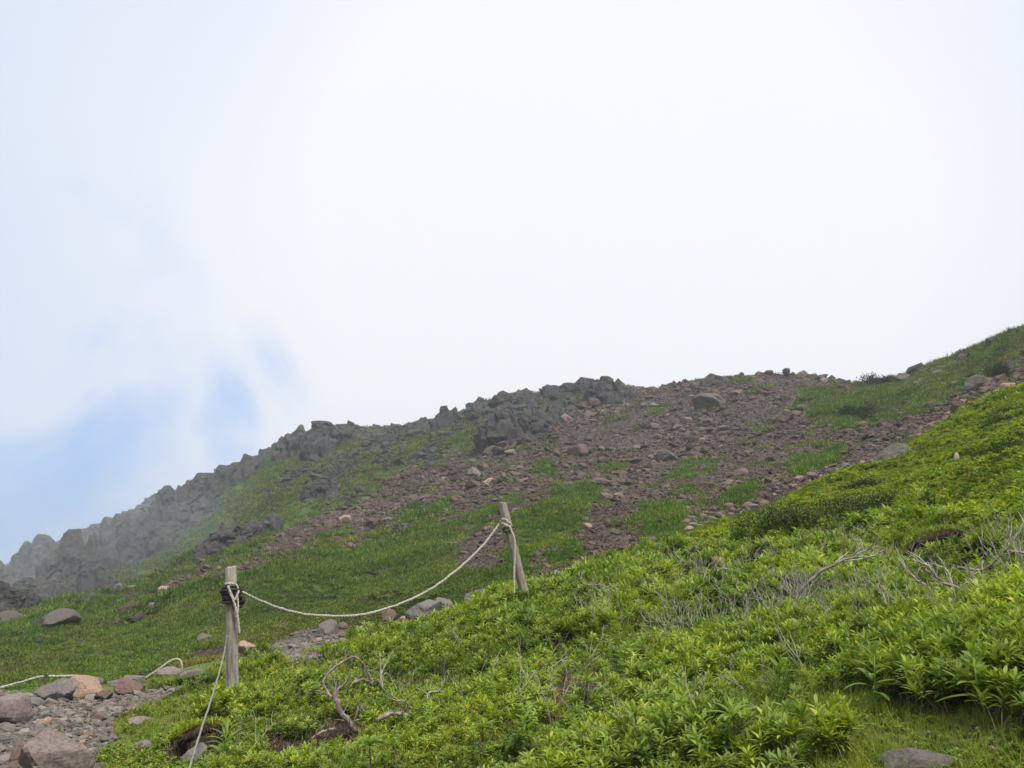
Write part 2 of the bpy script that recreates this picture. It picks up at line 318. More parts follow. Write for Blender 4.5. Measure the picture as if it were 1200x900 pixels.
def ground_mat():
    m, t, b = mat('hillside_ground', .95, .15)
    g = N(t, 'ShaderNodeNewGeometry'); P = g.outputs['Position']
    at_ = {}
    for k in ('grass', 'scree', 'gravel', 'soil', 'near', 'crag'):
        n = N(t, 'ShaderNodeAttribute', attribute_name=k); at_[k] = n.outputs['Fac']
    n1 = noise(t, P, .35, 6, .6); n2 = noise(t, P, 2.5, 6, .65); n3 = noise(t, P, 14, 5, .7)
    gfar = ramp(t, n1, [(.32, (.05,.08,.022)), (.5, (.075,.12,.03)), (.66, (.13,.14,.05))])
    gnear = ramp(t, n2, [(.3, (.04,.06,.015)), (.5, (.1,.14,.03)), (.66, (.16,.16,.05))])
    grass = mixc(t, at_['near'], gfar, gnear)
    grass = mixc(t, 1.0, grass, ramp(t, n3, [(.3, (.6,.6,.6)), (.65, (1.25,1.25,1.2))]), 'MULTIPLY')
    scree = ramp(t, n2, [(.3, (.045,.034,.029)), (.5, (.076,.059,.049)), (.68, (.12,.096,.078))])
    vo = N(t, 'ShaderNodeTexVoronoi', feature='F1', inp={'Scale': 5.0}); L(t, P, vo.inputs['Vector'])
    bw = N(t, 'ShaderNodeRGBToBW'); L(t, vo.outputs['Color'], bw.inputs[0])
    scree = mixc(t, 1.0, scree, ramp(t, bw.outputs[0], [(.2, (.65,.62,.62)), (.8, (1.35,1.3,1.28))]), 'MULTIPLY')
    grav = ramp(t, n3, [(.3, (.055,.044,.036)), (.6, (.12,.1,.085))])
    soil = ramp(t, n3, [(.3, (.022,.015,.011)), (.65, (.065,.042,.03))])
    def brk(a):     # break the edge of a zone with noise
        s = math_(t, 'ADD', a, math_(t, 'MULTIPLY', math_(t, 'SUBTRACT', n2, .5), 1.1))
        return ramp(t, s, [(.4, (0,0,0)), (.6, (1,1,1))])
    c = mixc(t, brk(at_['crag']), grass, mixc(t, 1.0, scree, (.72, .8, .85), 'MULTIPLY')); c = mixc(t, brk(at_['scree']), c, scree); c = mixc(t, brk(at_['gravel']), c, grav); c = mixc(t, brk(at_['soil']), c, soil)
    L(t, c, b.inputs['Base Color'])
    hh = math_(t, 'ADD', math_(t, 'MULTIPLY', n2, 1.0), math_(t, 'ADD', math_(t, 'MULTIPLY', n3, .3), math_(t, 'MULTIPLY', vo.outputs['Distance'], -.5)))
    bump(t, b, hh, .8, .12); return m
M['ground'] = ground_mat()

# ------------------------------------------------------------------ object helpers
def mesh_np(name, V, F, smooth=True, m=None):
    me = bpy.data.meshes.new(name); V = np.asarray(V, np.float32); F = np.asarray(F, np.int32)
    n, k = F.shape
    me.vertices.add(len(V)); me.vertices.foreach_set('co', V.ravel())
    me.loops.add(n*k); me.loops.foreach_set('vertex_index', F.ravel())
    me.polygons.add(n); me.polygons.foreach_set('loop_start', np.arange(0, n*k, k, dtype=np.int32))
    me.update(calc_edges=True)
    me.polygons.foreach_set('use_smooth', np.full(n, smooth)); 
    if m: me.materials.append(m)
    return me
def tag(o, label=None, cat=None, group=None, kind=None):
    if label: o['label'] = label
    if cat: o['category'] = cat
    if group: o['group'] = group
    if kind: o['kind'] = kind
    return o
def link(name, me, parent=None, loc=None, rot=None, scale=None):
    o = bpy.data.objects.new(name, me); C.objects.link(o)
    if parent: o.parent = parent
    if loc is not None: o.location = loc
    if rot is not None: o.rotation_euler = rot
    if scale is not None: o.scale = (scale,)*3 if isinstance(scale, (int, float)) else scale
    return o

class MB:                      # collects shapes of triangles and quads (as tris) for one mesh
    def __init__(s): s.V = []; s.F = []; s.n = 0
    def add(s, V, F):
        V = np.asarray(V, float); F = np.asarray(F, int)
        if F.shape[1] == 4: F = np.vstack([F[:, [0, 1, 2]], F[:, [0, 2, 3]]])
        s.V.append(V); s.F.append(F+s.n); s.n += len(V); return s
    def mesh(s, name, m, smooth=True): return mesh_np(name, np.vstack(s.V), np.vstack(s.F), smooth, m)
def tube(pts, rad, sides=6, wob=0., seed=0, cap=True):
    P = np.array([list(p) for p in pts], float); n = len(P); rad = np.broadcast_to(np.asarray(rad, float), (n,))
    T = np.gradient(P, axis=0); T /= np.linalg.norm(T, axis=1)[:, None]+1e-9
    up = np.array([0., 0, 1]) if abs(T[0][2]) < .9 else np.array([1., 0, 0]); U = []
    u = np.cross(T[0], up); u /= np.linalg.norm(u)
    for k in range(n):
        u = u - T[k]*u.dot(T[k]); u /= np.linalg.norm(u)+1e-9; U.append(u.copy())
    U = np.array(U); W = np.cross(T, U); g = np.random.default_rng(seed)
    a = np.arange(sides)/sides*2*math.pi
    R = rad[:, None]*(1+wob*g.normal(0, 1, (n, sides)))
    V = P[:, None, :] + R[..., None]*(np.cos(a)[None, :, None]*U[:, None, :] + np.sin(a)[None, :, None]*W[:, None, :])
    V = V.reshape(-1, 3); F = []
    for k in range(n-1):
        for j in range(sides):
            j2 = (j+1) % sides; F.append((k*sides+j, k*sides+j2, (k+1)*sides+j2, (k+1)*sides+j))
    if cap:
        V = np.vstack([V, P[0], P[-1]]); c0, c1 = len(V)-2, len(V)-1
        for j in range(sides):
            j2 = (j+1) % sides; F.append((c0, j2, j, c0)); F.append((c1, (n-1)*sides+j, (n-1)*sides+j2, c1))
        F = np.array(F); q = F[:-2*sides]; tr = F[-2*sides:, :3]
        return V, np.vstack([q[:, [0, 1, 2]], q[:, [0, 2, 3]], tr])
    return V, np.array(F)
def smooth_path(pts, n=8):
    P = [Vector(p) for p in pts]; P = [P[0]*2-P[1]] + P + [P[-1]*2-P[-2]]; out = []
    for i in range(1, len(P)-2):
        for k in range(n):
            t = k/n; a, b, c, d = P[i-1], P[i], P[i+1], P[i+2]
            out.append(.5*((2*b)+(c-a)*t+(2*a-5*b+4*c-d)*t*t+(3*b-a-3*c+d)*t**3))
    out.append(P[-2]); return out
_ico = {}
def ico(sub):
    if sub not in _ico:
        bm = bmesh.new(); bmesh.ops.create_icosphere(bm, subdivisions=sub, radius=1)
        bm.verts.ensure_lookup_table(); _ico[sub] = (np.array([v.co[:] for v in bm.verts]), np.array([[v.index for v in f.verts] for f in bm.faces])); bm.free()
    return _ico[sub]
def rock_geo(seed, sub=2, planes=11, sharp=45, rough=.05, dims=(1, 1, 1)):
    g = np.random.default_rng(seed); D, F = ico(sub)
    n = g.normal(0, 1, (planes, 3)); n /= np.linalg.norm(n, axis=1)[:, None]; h = g.uniform(.45, 1.0, planes)
    dots = np.maximum(D@n.T, 2e-2); r = 1/np.power((np.power(np.vstack([(dots/h).T, np.ones(len(D))]).T, sharp)).sum(1), 1/sharp)
    V = D*r[:, None]
    if rough: V = V*(1+rough*fbm3(V+seed*3.1, 2.5, 4, seed))[:, None]
    lo, hi = V.min(0), V.max(0); V = (V-lo)/(hi-lo)-.5
    return V*np.array(dims), F         # unit box centred on the origin
def rock_mesh(name, seed, sub, m, **kw):
    V, F = rock_geo(seed, sub, **kw); return mesh_np(name, V, F, False, m)
def worley(P, seed):
    """distance to nearest and second cell point, and a random value of the cell"""
    I = np.floor(P); d1 = np.full(len(P), 9.); d2 = d1.copy(); v = np.zeros(len(P)); w = np.zeros(len(P))
    for a in (-1, 0, 1):
        for b in (-1, 0, 1):
            for c in (-1, 0, 1):
                J = I+np.array([a, b, c]); k = J[:, 0]+J[:, 1]*57+J[:, 2]*1013
                q = np.stack([_h2(k, J[:, 0], seed), _h2(k, J[:, 1], seed+1), _h2(k, J[:, 2], seed+2)], 1)
                d = np.abs(P-(J+q)).max(1)*.55+np.linalg.norm(P-(J+q), axis=1)*.45; near = d < d1
                d2 = np.where(near, d1, np.minimum(d2, d)); rv = _h2(k, J[:, 1]+7, seed+3); v = np.where(near, rv, v); d1 = np.where(near, d, d1)
    return d1, d2, v
def crag_mesh(name, seed, nblk, m, W, Hh):
    """one fractured mass of rock, W wide and Hh high in metres: jointed faces, open cracks, a broken top edge"""
    g = np.random.default_rng(seed); D, F = ico(5 if nblk >= 5 else 4); lim = min(W, Hh*1.3)
    nb_ = nblk+2; ks = np.sort(g.uniform(-.5, .5, nb_-1)); hs = g.uniform(.66, 1.0, nb_); hs[0] = min(hs[0], .7); hs[-1] = min(hs[-1], .7); hs[g.integers(1, nb_-1)] = 1.0; kx = np.r_[-.7, np.repeat(ks, 2)+np.tile([-.045, .045], nb_-1), .7]; kh = np.repeat(hs, 2)
    S = np.sign(D)*np.abs(D)**np.array([.85, .8, .55]); V = S*np.array([W*.5, W*.36, Hh])
    V[:, 2] *= np.interp(V[:, 0]/W, kx, kh)
    out = D*np.array([1, 1, .45])
    Q = V/lim*np.array([3.0, 3.0, 2.2])+seed*3.7; Q = Q+.35*np.stack([fbm2(Q[:, 0], Q[:, 2], 2, 1), fbm2(Q[:, 1], Q[:, 2], 2, 2), fbm2(Q[:, 0]+4, Q[:, 1], 2, 3)], 1)
    d1, d2, v = worley(Q, seed); e1, e2, u = worley(Q*2.3+9, seed+11)
    disp = (v-.5)*.15 - .07*np.clip(1-(d2-d1)/.14, 0, 1) + (u-.5)*.08 - .03*np.clip(1-(e2-e1)/.12, 0, 1) + .16*fbm3(V/lim, 1.6, 4, seed+2) + .05*fbm3(V/lim, 9, 4, seed)
    V = V+out*(disp*lim)[:, None]; V[:, 2] = V[:, 2]*Hh/np.percentile(V[:, 2], 99.7)
    V[:, 1] += np.clip(V[:, 2], 0, Hh)*.35
    return mesh_np(name, V, F, False, m)

# GN scatter: a point mesh whose modifier puts pieces of a collection on its points
def scatter(name, label, cat, P, rot, scl, idx, pieces, kind='stuff'):
    me = bpy.data.meshes.new(name); P = np.asarray(P, np.float32); n = len(P)
    me.vertices.add(n); me.vertices.foreach_set('co', P.ravel())
    for nm, ty, arr, key in (('rot', 'FLOAT_VECTOR', rot, 'vector'), ('scl', 'FLOAT_VECTOR', scl, 'vector'), ('idx', 'INT', idx, 'value')):
        a = me.attributes.new(nm, ty, 'POINT'); a.data.foreach_set(key, np.asarray(arr, np.int32 if ty == 'INT' else np.float32).ravel())
    me.update(); o = link(name, me); tag(o, label, cat, kind=kind)
    col = bpy.data.collections.new(name+'_pieces')
    for k, p in enumerate(pieces): col.objects.link(bpy.data.objects.new('piece_%s_%02d' % (name, k), p))
    ng = bpy.data.node_groups.new(name+'_scatter', 'GeometryNodeTree')
    ng.interface.new_socket('Geometry', in_out='INPUT', socket_type='NodeSocketGeometry'); ng.interface.new_socket('Geometry', in_out='OUTPUT', socket_type='NodeSocketGeometry')
    gi = ng.nodes.new('NodeGroupInput'); go = ng.nodes.new('NodeGroupOutput'); ip = ng.nodes.new('GeometryNodeInstanceOnPoints')
    ci = ng.nodes.new('GeometryNodeCollectionInfo'); ci.inputs['Collection'].default_value = col; ci.inputs['Separate Children'].default_value = True; ci.inputs['Reset Children'].default_value = True
    def na(nm, ty):
        x = ng.nodes.new('GeometryNodeInputNamedAttribute'); x.data_type = ty; x.inputs['Name'].default_value = nm; return x.outputs['Attribute']
    ip.inputs['Pick Instance'].default_value = True
    er = ng.nodes.new('FunctionNodeEulerToRotation')
    ng.links.new(gi.outputs[0], ip.inputs['Points']); ng.links.new(ci.outputs[0], ip.inputs['Instance']); ng.links.new(na('idx', 'INT'), ip.inputs['Instance Index'])
    ng.links.new(na('rot', 'FLOAT_VECTOR'), er.inputs[0]); ng.links.new(er.outputs[0], ip.inputs['Rotation']); ng.links.new(na('scl', 'FLOAT_VECTOR'), ip.inputs['Scale'])
    ng.links.new(ip.outputs[0], go.inputs[0]); md = o.modifiers.new('scatter', 'NODES'); md.node_group = ng
    return o

# ------------------------------------------------------------------ THE HILLSIDE SHEET
def build_ground():
    az = np.concatenate([np.arange(-180, -66, 4.), np.arange(-66, -42, .8), np.arange(-42, 38, .15), np.arange(38, 66, .4), np.arange(66, 180, 4.)]); az = np.radians(az)
    r = np.concatenate([[.3, .7, 1.1, 1.5, 1.9], np.exp(np.arange(math.log(2.2), math.log(30), .0115)), np.exp(np.arange(math.log(30.2), math.log(330), .0065)), np.exp(np.linspace(math.log(335), math.log(3400), 26))])
    A, R = np.meshgrid(az, r, indexing='ij'); X = (R*np.sin(A)).ravel(); Y = (R*np.cos(A)).ravel()
    Z = H(X, Y); na, nr = len(az), len(r)
    i, j = np.meshgrid(np.arange(na), np.arange(nr-1), indexing='ij'); i2 = (i+1) % na
    F = np.stack([i*nr+j, i*nr+j+1, i2*nr+j+1, i2*nr+j], -1).reshape(-1, 4)[:, ::-1]
    V = np.stack([X, Y, Z], 1); c = len(V); V = np.vstack([V, [0, 0, 0]])
    me = mesh_np('ground', V, F, True, M['ground'])
    # the disc under the camera
    bm = bmesh.new(); bm.from_mesh(me); bm.verts.ensure_lookup_table()
    for k in range(na): 
        f = bm.faces.new((bm.verts[c], bm.verts[((k+1) % na)*nr], bm.verts[k*nr])); f.smooth = True
    bm.to_mesh(me); bm.free()
    o = link('ground', me); tag(o, 'green mountain hillside with bands of reddish brown scree', kind='structure'); o['category'] = 'hillside'
    zz = zones(V[:, 0], V[:, 1], V[:, 2])
    for k, a in zz.items():
        at_ = me.attributes.new(k, 'FLOAT', 'POINT'); at_.data.foreach_set('value', a.astype(np.float32))
    return o
def zones(x, y, z):
    r = np.hypot(x, y); px, py = proj(x, y, z)
    w = 1200.0/np.maximum(r, 4)*.02
    qx = px + 9*fbm2(x*40/np.maximum(r, 3), r*.5, 3, 40); qy = py + 7*fbm2(x*.7, y*.7, 3, 44)
    front = (np.abs(np.degrees(np.arctan2(x, y))) < 56) & (y > 0)
    az_ = np.degrees(np.arctan2(x, y)); lr = np.log(np.maximum(r, 1)); pn = fbm2(az_*.55, lr*9, 4, 80)+.5*fbm2(az_*2.2, lr*30, 3, 83)
    sig = lambda v, w: np.clip((v-.5)/w+.5, 0, 1)
    gr = sig(soft(qx, qy, GREEN, 10)*1.0+.75*pn-.02, .4)
    up = front*(r > 15)
    sc = sig(soft(qx, qy, SCREE[:1], 10, 4)*1.06-.6*pn, .4)*(1-gr)*up
    cg = sig(soft(qx, qy, SCREE[1:], 12, 5)*1.0+.7*pn-.05, .5)*up
    strew = sig(.05+1.0*fbm2(az_*.9+30, lr*14, 4, 85), .2)*up*((px < 720) | (px > 1000) & (r > 40))*(r > 22)
    strew2 = sig(soft(qx, qy, [[(430,510),(575,500),(600,520),(520,560),(440,560),(400,590),(330,600),(330,540)]], 14, 6)*.62+.8*pn, .4)*up
    cg = np.maximum(np.maximum(cg, strew*.9), strew2*.8)*(1-sc)
    gv = soft(qx, qy, GRAVEL, 4)*(1-soft(qx, qy, GREEN[11:12], 3))*front*(r < 19)
    gv = np.maximum(gv, ((r < 2.0) | ((x < -.3*r) & (r < 4.2)))*1.0)
    so_ = soft(qx, qy, SOIL, 3)*front*(r < 25)
    near = np.clip((15-r)/3, 0, 1); near = np.maximum(near, (px > 640)*np.clip(1-(r-crest_r(x, y))/2, 0, 1))
    return dict(scree=sc, gravel=gv, soil=so_, near=near, crag=cg, grass=1-np.clip(sc+gv+so_+cg, 0, 1))
def crest_r(x, y):
    az, r, z = LINES[2]; return np.interp(np.degrees(np.arctan2(x, y)), az, r)
ground_obj = build_ground()

def sample(n, a0, a1, r0, r1, seed, power=0.0):
    g = np.random.default_rng(seed); a = np.radians(g.uniform(a0, a1, n)); r = np.exp(g.uniform(math.log(r0), math.log(r1), n))
    x, y = r*np.sin(a), r*np.cos(a); z = H(x, y); return x, y, z, r, g

# ------------------------------------------------------------------ ROCKS
def put_rock(name, px, py, w, h, mk, label, group=None, cat='rock', seed=None, sub=4, sink=.18, yaw=0, depth=.85, tilt=0.0, planes=11, r=None):
    """px,py = middle of the foot of the rock in view; w,h = how wide and tall it shows."""
    p, rr = ground(px, py) if r is None else (None, r)
    if p is None:
        p = at(px, py, r); p.z = float(H(p.x, p.y)[0])
    s = scale_at(p); W, Hh = w*s, h*s/(1-sink)
    seed = seed if seed is not None else int(px*7+py*13)
    me = rock_mesh(name, seed, sub, M[mk], dims=(W, W*depth, Hh), planes=planes, rough=.22 if mk == 'boulder_green' else .1)
    d = Vector((p.x, p.y, 0)).normalized()
    o = link(name, me, loc=p + d*W*depth*.3 + Vector((0, 0, Hh*(.5-sink))), rot=(tilt, tilt*.5, yaw-math.atan2(p.x, p.y)))
    tag(o, label, cat, group); return o
ROCKS = [
 (62,925,84,66,'boulder_pink','largest boulder, flat-topped pinkish grey, at the bottom left corner of the path',0.1),
 (95,819,42,26,'boulder_tan','orange tan angular boulder on the far edge of the gravel path below the low rope',0.2),
 (62,824,44,28,'boulder','rounded grey boulder beside the small iron stake on the path edge',0),
 (8,850,52,34,'boulder_pink','pinkish boulder half out of the picture at the left end of the gravel path',0.3),
 (150,817,36,21,'boulder_red','dark reddish brown block right of the orange boulder on the path edge',-.1),
 (34,832,32,14,'boulder','low pale grey slab in front of the rounded grey boulder',0),
 (198,799,30,17,'boulder_pink','pinkish boulder right under the curled end of the low rope',0.3),
 (226,799,34,14,'boulder','flat grey rock at the right end of the path edge, near the post',0),
 (122,822,22,13,'boulder_red','small brown rock between the orange boulder and the dark red block',0.4),
 (113,803,14,9,'boulder','small grey stone peeping out behind the orange boulder',0),
 (155,803,26,11,'boulder','light grey rock behind the dark red block',0.6),
 (133,804,16,7,'boulder','thin grey stone lying behind the brown path edge rocks',0.2),
 (163,850,26,9,'boulder_pink','pale flat stone beside the small grass tuft on the path',0),
 (53,850,16,9,'boulder_tan','small orange stone in the middle of the gravel',.3),
 (118,846,17,9,'boulder_red','small reddish stone left of the grass tuft on the gravel',.3),
 (22,897,24,26,'boulder_red','dark reddish block left of the largest boulder',.2),
 (94,876,9,8,'boulder_tan','tiny orange stone behind the largest boulder',.2),
 (98,866,11,9,'boulder_tan','second tiny orange stone behind the largest boulder',.9),
 (163,886,30,17,'boulder','grey wedge-shaped stone set in the grass beside the path',.5),
 (226,898,32,24,'boulder','grey rock sticking out of the dark soil bank left of the guy rope',.2),
 (290,768,28,17,'boulder_tan','yellowish pointed rock just right of the left post',.3),
 (240,752,18,10,'boulder','grey stone on the dark earth ledge left of the left post',.3),
 (385,744,26,18,'boulder','grey rock on the trail below the lowest part of the rope',.3),
 (402,738,12,9,'boulder_red','dark stone on the trail beside the grey rock under the rope',.3),
 (417,742,13,9,'boulder','small pale rock on the trail under the rope',.9),
 (456,732,18,18,'boulder_red','squarish reddish brown rock behind the shrub crest under the rope',.1),
 (474,731,13,9,'boulder_tan','small orange rock between the reddish block and the long grey slab',.1),
 (506,730,66,27,'boulder','long flat grey slab behind the shrub crest between the posts',.1),
 (520,718,24,18,'boulder','grey hump on top of the long slab between the posts',.1),
 (562,711,38,21,'boulder','grey rock behind the shrub crest left of the leaning post',.5),
 (585,712,32,21,'boulder_pink','pinkish grey rock touching the foot of the hanging rope tail',.2),
 (648,681,22,13,'boulder_pink','pinkish stone on the trail right of the leaning post',.2),
 (70,735,42,22,'boulder_dark','broad grey boulder standing alone in the grass of the left lower slope',.2),
 (14,730,30,14,'boulder_dark','low grey boulder near the left edge on the lower slope',.2),
 (139,694,14,9,'boulder','pale rock in the grass under the misty crags',.2),
 (153,694,12,8,'boulder','second pale rock in the grass under the misty crags, to the right',.5),
 (191,695,16,8,'boulder_tan','tan rock at the lower left tip of the scree stripe',.5),
 (180,713,12,6,'boulder','flat pale stone below the tan rock on the left slope',.5),
 (1053,543,44,27,'boulder_green','large greenish grey boulder beside the stone-lined trail on the right',.3),
 (1022,548,18,10,'boulder_green','mossy rock just left of the large greenish boulder',.3),
 (832,481,46,20,'boulder_green','broad rounded greenish boulder high on the scree near the skyline',.2),
 (786,542,30,16,'boulder_green','grey boulder with dark underside in the middle of the scree',.7),
 (917,495,26,15,'boulder_red','brown boulder on the upper scree below the skyline stone',.2),
 (703,569,26,9,'boulder_red','low brown slab with a dark lower edge in the scree above the leaning post',.2),
 (678,536,26,17,'boulder_red','brown broken outcrop in the upper scree with a little grass above',.2),
 (868,557,18,9,'boulder_red','brown rock right of the small green patch in the scree',.2),
 (557,560,18,12,'boulder_pink','pinkish boulder in the upper left of the scree',.2),
 (572,568,14,9,'boulder_tan','tan stone beside the pinkish boulder in the upper left scree',.2),
 (405,612,15,9,'boulder_tan','tan stone at the upper edge of the left scree stripe',.2),
 (598,535,16,8,'boulder_pink','pale pink rock below the large dark outcrop',.2),
 (766,478,14,6,'boulder','pale stone high on the scree left of the rounded boulder',.2),
 (755,638,12,6,'boulder','pale stone at the lower end of the scree right of the leaning post',.2),
 (688,620,12,7,'boulder_tan','yellowish stone on the scree tongue right of the green patch',.2),
 (980,878,56,15,'boulder','flat grey stone sunk in the moss at the lower right',.2),
 (1085,914,96,32,'boulder_dark','long dark brown rock slab at the bottom right edge',.15),
 (1107,668,44,26,'boulder_pink','pinkish grey rock under the peat overhang on the right',.1),
 (1062,446,26,10,'boulder_green','mossy boulder on the right skyline beside the low pines',.2),
 (1146,456,30,18,'boulder_green','large green mossy rock left of the small pine on the right slope',.2),
 (1075,455,13,9,'boulder_green','small mossy rock on the right slope',.9),
 (1092,457,12,6,'boulder','pale stone in the grass of the right slope',.9),
 (1100,441,16,8,'boulder_green','small mossy boulder high on the right slope below the skyline',.4),
 (1128,421,12,6,'boulder_green','little rock just under the right skyline',.8),
 (1118,452,12,6,'boulder_green','flat mossy rock left of the large green mossy rock',.8),
 (1012,500,14,7,'boulder_red','brown stone at the top of the purple scree beside the creeping pine',.8),
 (1182,459,20,12,'boulder_tan','orange stone where the stone-lined trail meets the right edge',.9),
 (1166,464,18,7,'boulder_tan','flat orange stone on the trail near the right edge',.1),
]
for k, (px, py, w, h, mk, lab, yaw) in enumerate(ROCKS):
    put_rock('boulder' if w > 20 else 'stone', px, py, w, h, mk, lab, yaw=yaw, seed=100+k, sub=4 if w > 30 else 3, cat='boulder' if w > 20 else 'stone', planes=9 if k in (0, 1) else 11)

# stones that line the trail on the right, each its own
gl = random.Random(5)
TRAIL = [((803,622),(850,608),(897,594),16,9), ((902,580),(950,562),(1030,543),26,8), ((1062,534),(1085,522),(1120,512),12,10), ((1070,516),(1090,502),(1115,492),13,9), ((270,775),(330,760),(450,742),16,8), ((800,612),(840,603),(870,598),10,8)]
LM = {}
ROWS = ['loose stone in the brown heap at the scree foot above the bright bank', 'stone in the long row edging the trail left of the large greenish boulder', 'stone in the row at the right end of the large greenish boulder', 'stone climbing the trail edge above the large greenish boulder', 'stone lying on the trail behind the left post under the rope', 'dark stone in the upper layer of the heap at the scree foot']
for row, (a, b, c, n, sz) in enumerate(TRAIL):
    for k in range(n):
        t = (k+gl.random())/n; x = (1-t)**2*a[0]+2*t*(1-t)*b[0]+t*t*c[0]; y = (1-t)**2*a[1]+2*t*(1-t)*b[1]+t*t*c[1]
        w = sz*gl.uniform(.6, 1.6); mk = gl.choice(['boulder', 'boulder_pink', 'boulder_red', 'boulder', 'boulder_red', 'boulder_green', 'boulder_tan'])
        put_rock('stone', x+gl.uniform(-3, 3), y+gl.uniform(-4, 4), w, w*gl.uniform(.5, .75), mk, ROWS[row], ['stones heaped at the scree foot', 'stones in the long row along the trail', 'stones beside the large greenish boulder', 'stones above the large greenish boulder', 'stones on the trail behind the left post', 'dark stones on the scree foot heap'][row], 'stone', seed=gl.randrange(9999), sub=2, yaw=gl.uniform(0, 3), tilt=gl.uniform(-.3, .3), sink=.1)

# crags of the ridge: (px centre, px width, py top, py foot, blocks)
CRAGS = [
 (5,40,657,690,5,'misty rock tower at the far left end of the ridge'),(38,46,623,680,6,'misty double-topped crag on the far left skyline'),(85,60,617,680,6,'long misty crag right of the double-topped crag'),
 (128,46,599,660,6,'blocky crag with a vertical left face on the left skyline'),(165,44,583,650,6,'crag stepping up the left skyline beside the blocky crag'),(198,44,566,628,6,'broad dark crag on the left skyline just before the overhanging block'),
 (235,44,551,590,5,'overhanging flat block on the left skyline'),(262,34,541,572,4,'low crag right of the overhanging block'),(290,36,530,560,4,'low jagged rocks on the skyline below the big castle crag'),(310,18,522,540,3,'small square block just left of the castle crag'),
 (345,46,494,535,7,'tall left end of the castle-like crag on the left skyline'),(385,58,492,526,7,'long right half of the castle-like crag'),(425,30,497,515,3,'low right tail of the castle-like crag'),
 (492,30,487,506,4,'low rock left of the pointed crag on the skyline'),(522,32,474,500,5,'pointed crag in the middle of the skyline'),(563,20,463,482,3,'small round tor left of the cluster of skyline tors'),
 (593,24,456,476,3,'rough tor in the middle of the cluster of skyline tors'),(619,20,455,474,3,'rounded tor right of the rough tor'),(646,17,449,464,2,'lone boulder-like tor on the grassy skyline'),
 (686,12,441,456,2,'small spike of rock left of the summit crag'),(712,50,440,468,7,'summit crag with two humps near the middle of the skyline'),(740,18,453,466,3,'low rocks at the right foot of the summit crag'),
 (603,80,468,516,8,'largest dark outcrop on the slope below the skyline tors'),(640,50,466,496,5,'dark outcrop joined to the right of the largest dark outcrop'),(380,48,556,583,5,'isolated dark outcrop in the grass of the left slope'),
 (817,12,442,452,2,'leftmost of the low rocks on the scree skyline'),(830,16,441,452,2,'second low rock on the scree skyline'),(851,20,440,449,2,'flat low rock on the scree skyline'),
 (230,60,575,612,6,'broken cliff below the overhanging block'),(275,56,608,640,5,'scattered dark crag at the lower end of the left cliffs'),(190,60,610,645,5,'lower cliff in the middle of the left crags'),
 (150,60,625,665,5,'lower cliff beneath the blocky crag'),(100,60,650,690,5,'misty lower cliff near the left edge'),(50,60,665,705,5,'dark misty cliff foot near the left edge'),(10,60,680,712,5,'lowest misty rocks at the left edge'),
 (310,40,600,625,4,'small dark crag in the grass left of the isolated dark outcrop'),(250,40,628,652,4,'low dark rocks below the left cliffs'),(215,50,590,622,5,'shadowed cliff block between the left crags'),
]
crag_pool = {}
for k, (px, w, yt, yb, nb, lab) in enumerate(CRAGS):
    x, f, u = [float(v) for v in pixdir(px, yb)]; hh = math.hypot(x, f); az = math.degrees(math.atan2(x, f))
    p, r = ground(px, yb); rr = float(np.interp(az, AZ, RIDGE_R)); r = min(r, rr*1.0)
    p = at(px, yb, r); s = scale_at(p); top = at(px, yt, r).z; bot = min(float(H(p.x, p.y)[0]), p.z)-.2
    me = crag_mesh('rock_crag', 300+k, nb, M['crag'], w*s*1.08, top-bot)
    o = link('rock_crag', me, loc=(p.x, p.y, bot), rot=(0, 0, -math.atan2(p.x, p.y)))
    tag(o, lab, 'crag')
put_rock('skyline_stone', 922, 442, 9, 12, 'crag', 'upright pointed stone standing alone on the scree skyline', cat='stone', seed=77, sub=3, sink=.1)

# smaller rocks strewn below the crags and over the scree: the largest as things, the rest as one mass
pool = [rock_mesh('loose_rock', 500+k, 2, M['scree'], planes=9, rough=.06) for k in range(10)]
cpool = [rock_mesh('loose_rock', 540+k, 3, M['crag'], planes=10, rough=.1) for k in range(6)]
x, y, z, r, g = sample(5600, -36, 36, 16, 250, 11)
zz = zones(x, y, z); keep = ((zz['scree'] > .5) | (zz['crag'] > .5)) & (r < .97*np.interp(np.degrees(np.arctan2(x, y)), AZ, RIDGE_R)); ki = np.nonzero(keep)[0]; x, y, z, r = x[keep], y[keep], z[keep], r[keep]
px, py = proj(x, y, z)
sz = .0045*r*np.power(g.random(len(x)), -.33); sz = np.minimum(sz, .0115*r)
order = np.argsort(-sz/r)[:250]
for k in order:
    crag = zz['crag'][ki[k]] > zz['scree'][ki[k]]
    me = (cpool if crag else pool)[g.integers(6)]
    s = float(sz[k])*(1.5 if crag else 1.0)
    o = link('loose_rock', me, loc=(x[k], y[k], z[k]+s*.12), rot=(g.uniform(-.4, .4), g.uniform(-.4, .4), g.uniform(0, 6.28)), scale=(s*g.uniform(.8, 1.4), s, s*g.uniform(.5, .8)))
    tag(o, 'dark grey rock lying in the grass below the ridge crags' if crag else 'larger loose reddish brown rock lying on the scree slope', 'rock', 'rocks strewn below the ridge crags' if crag else 'larger loose rocks on the scree')

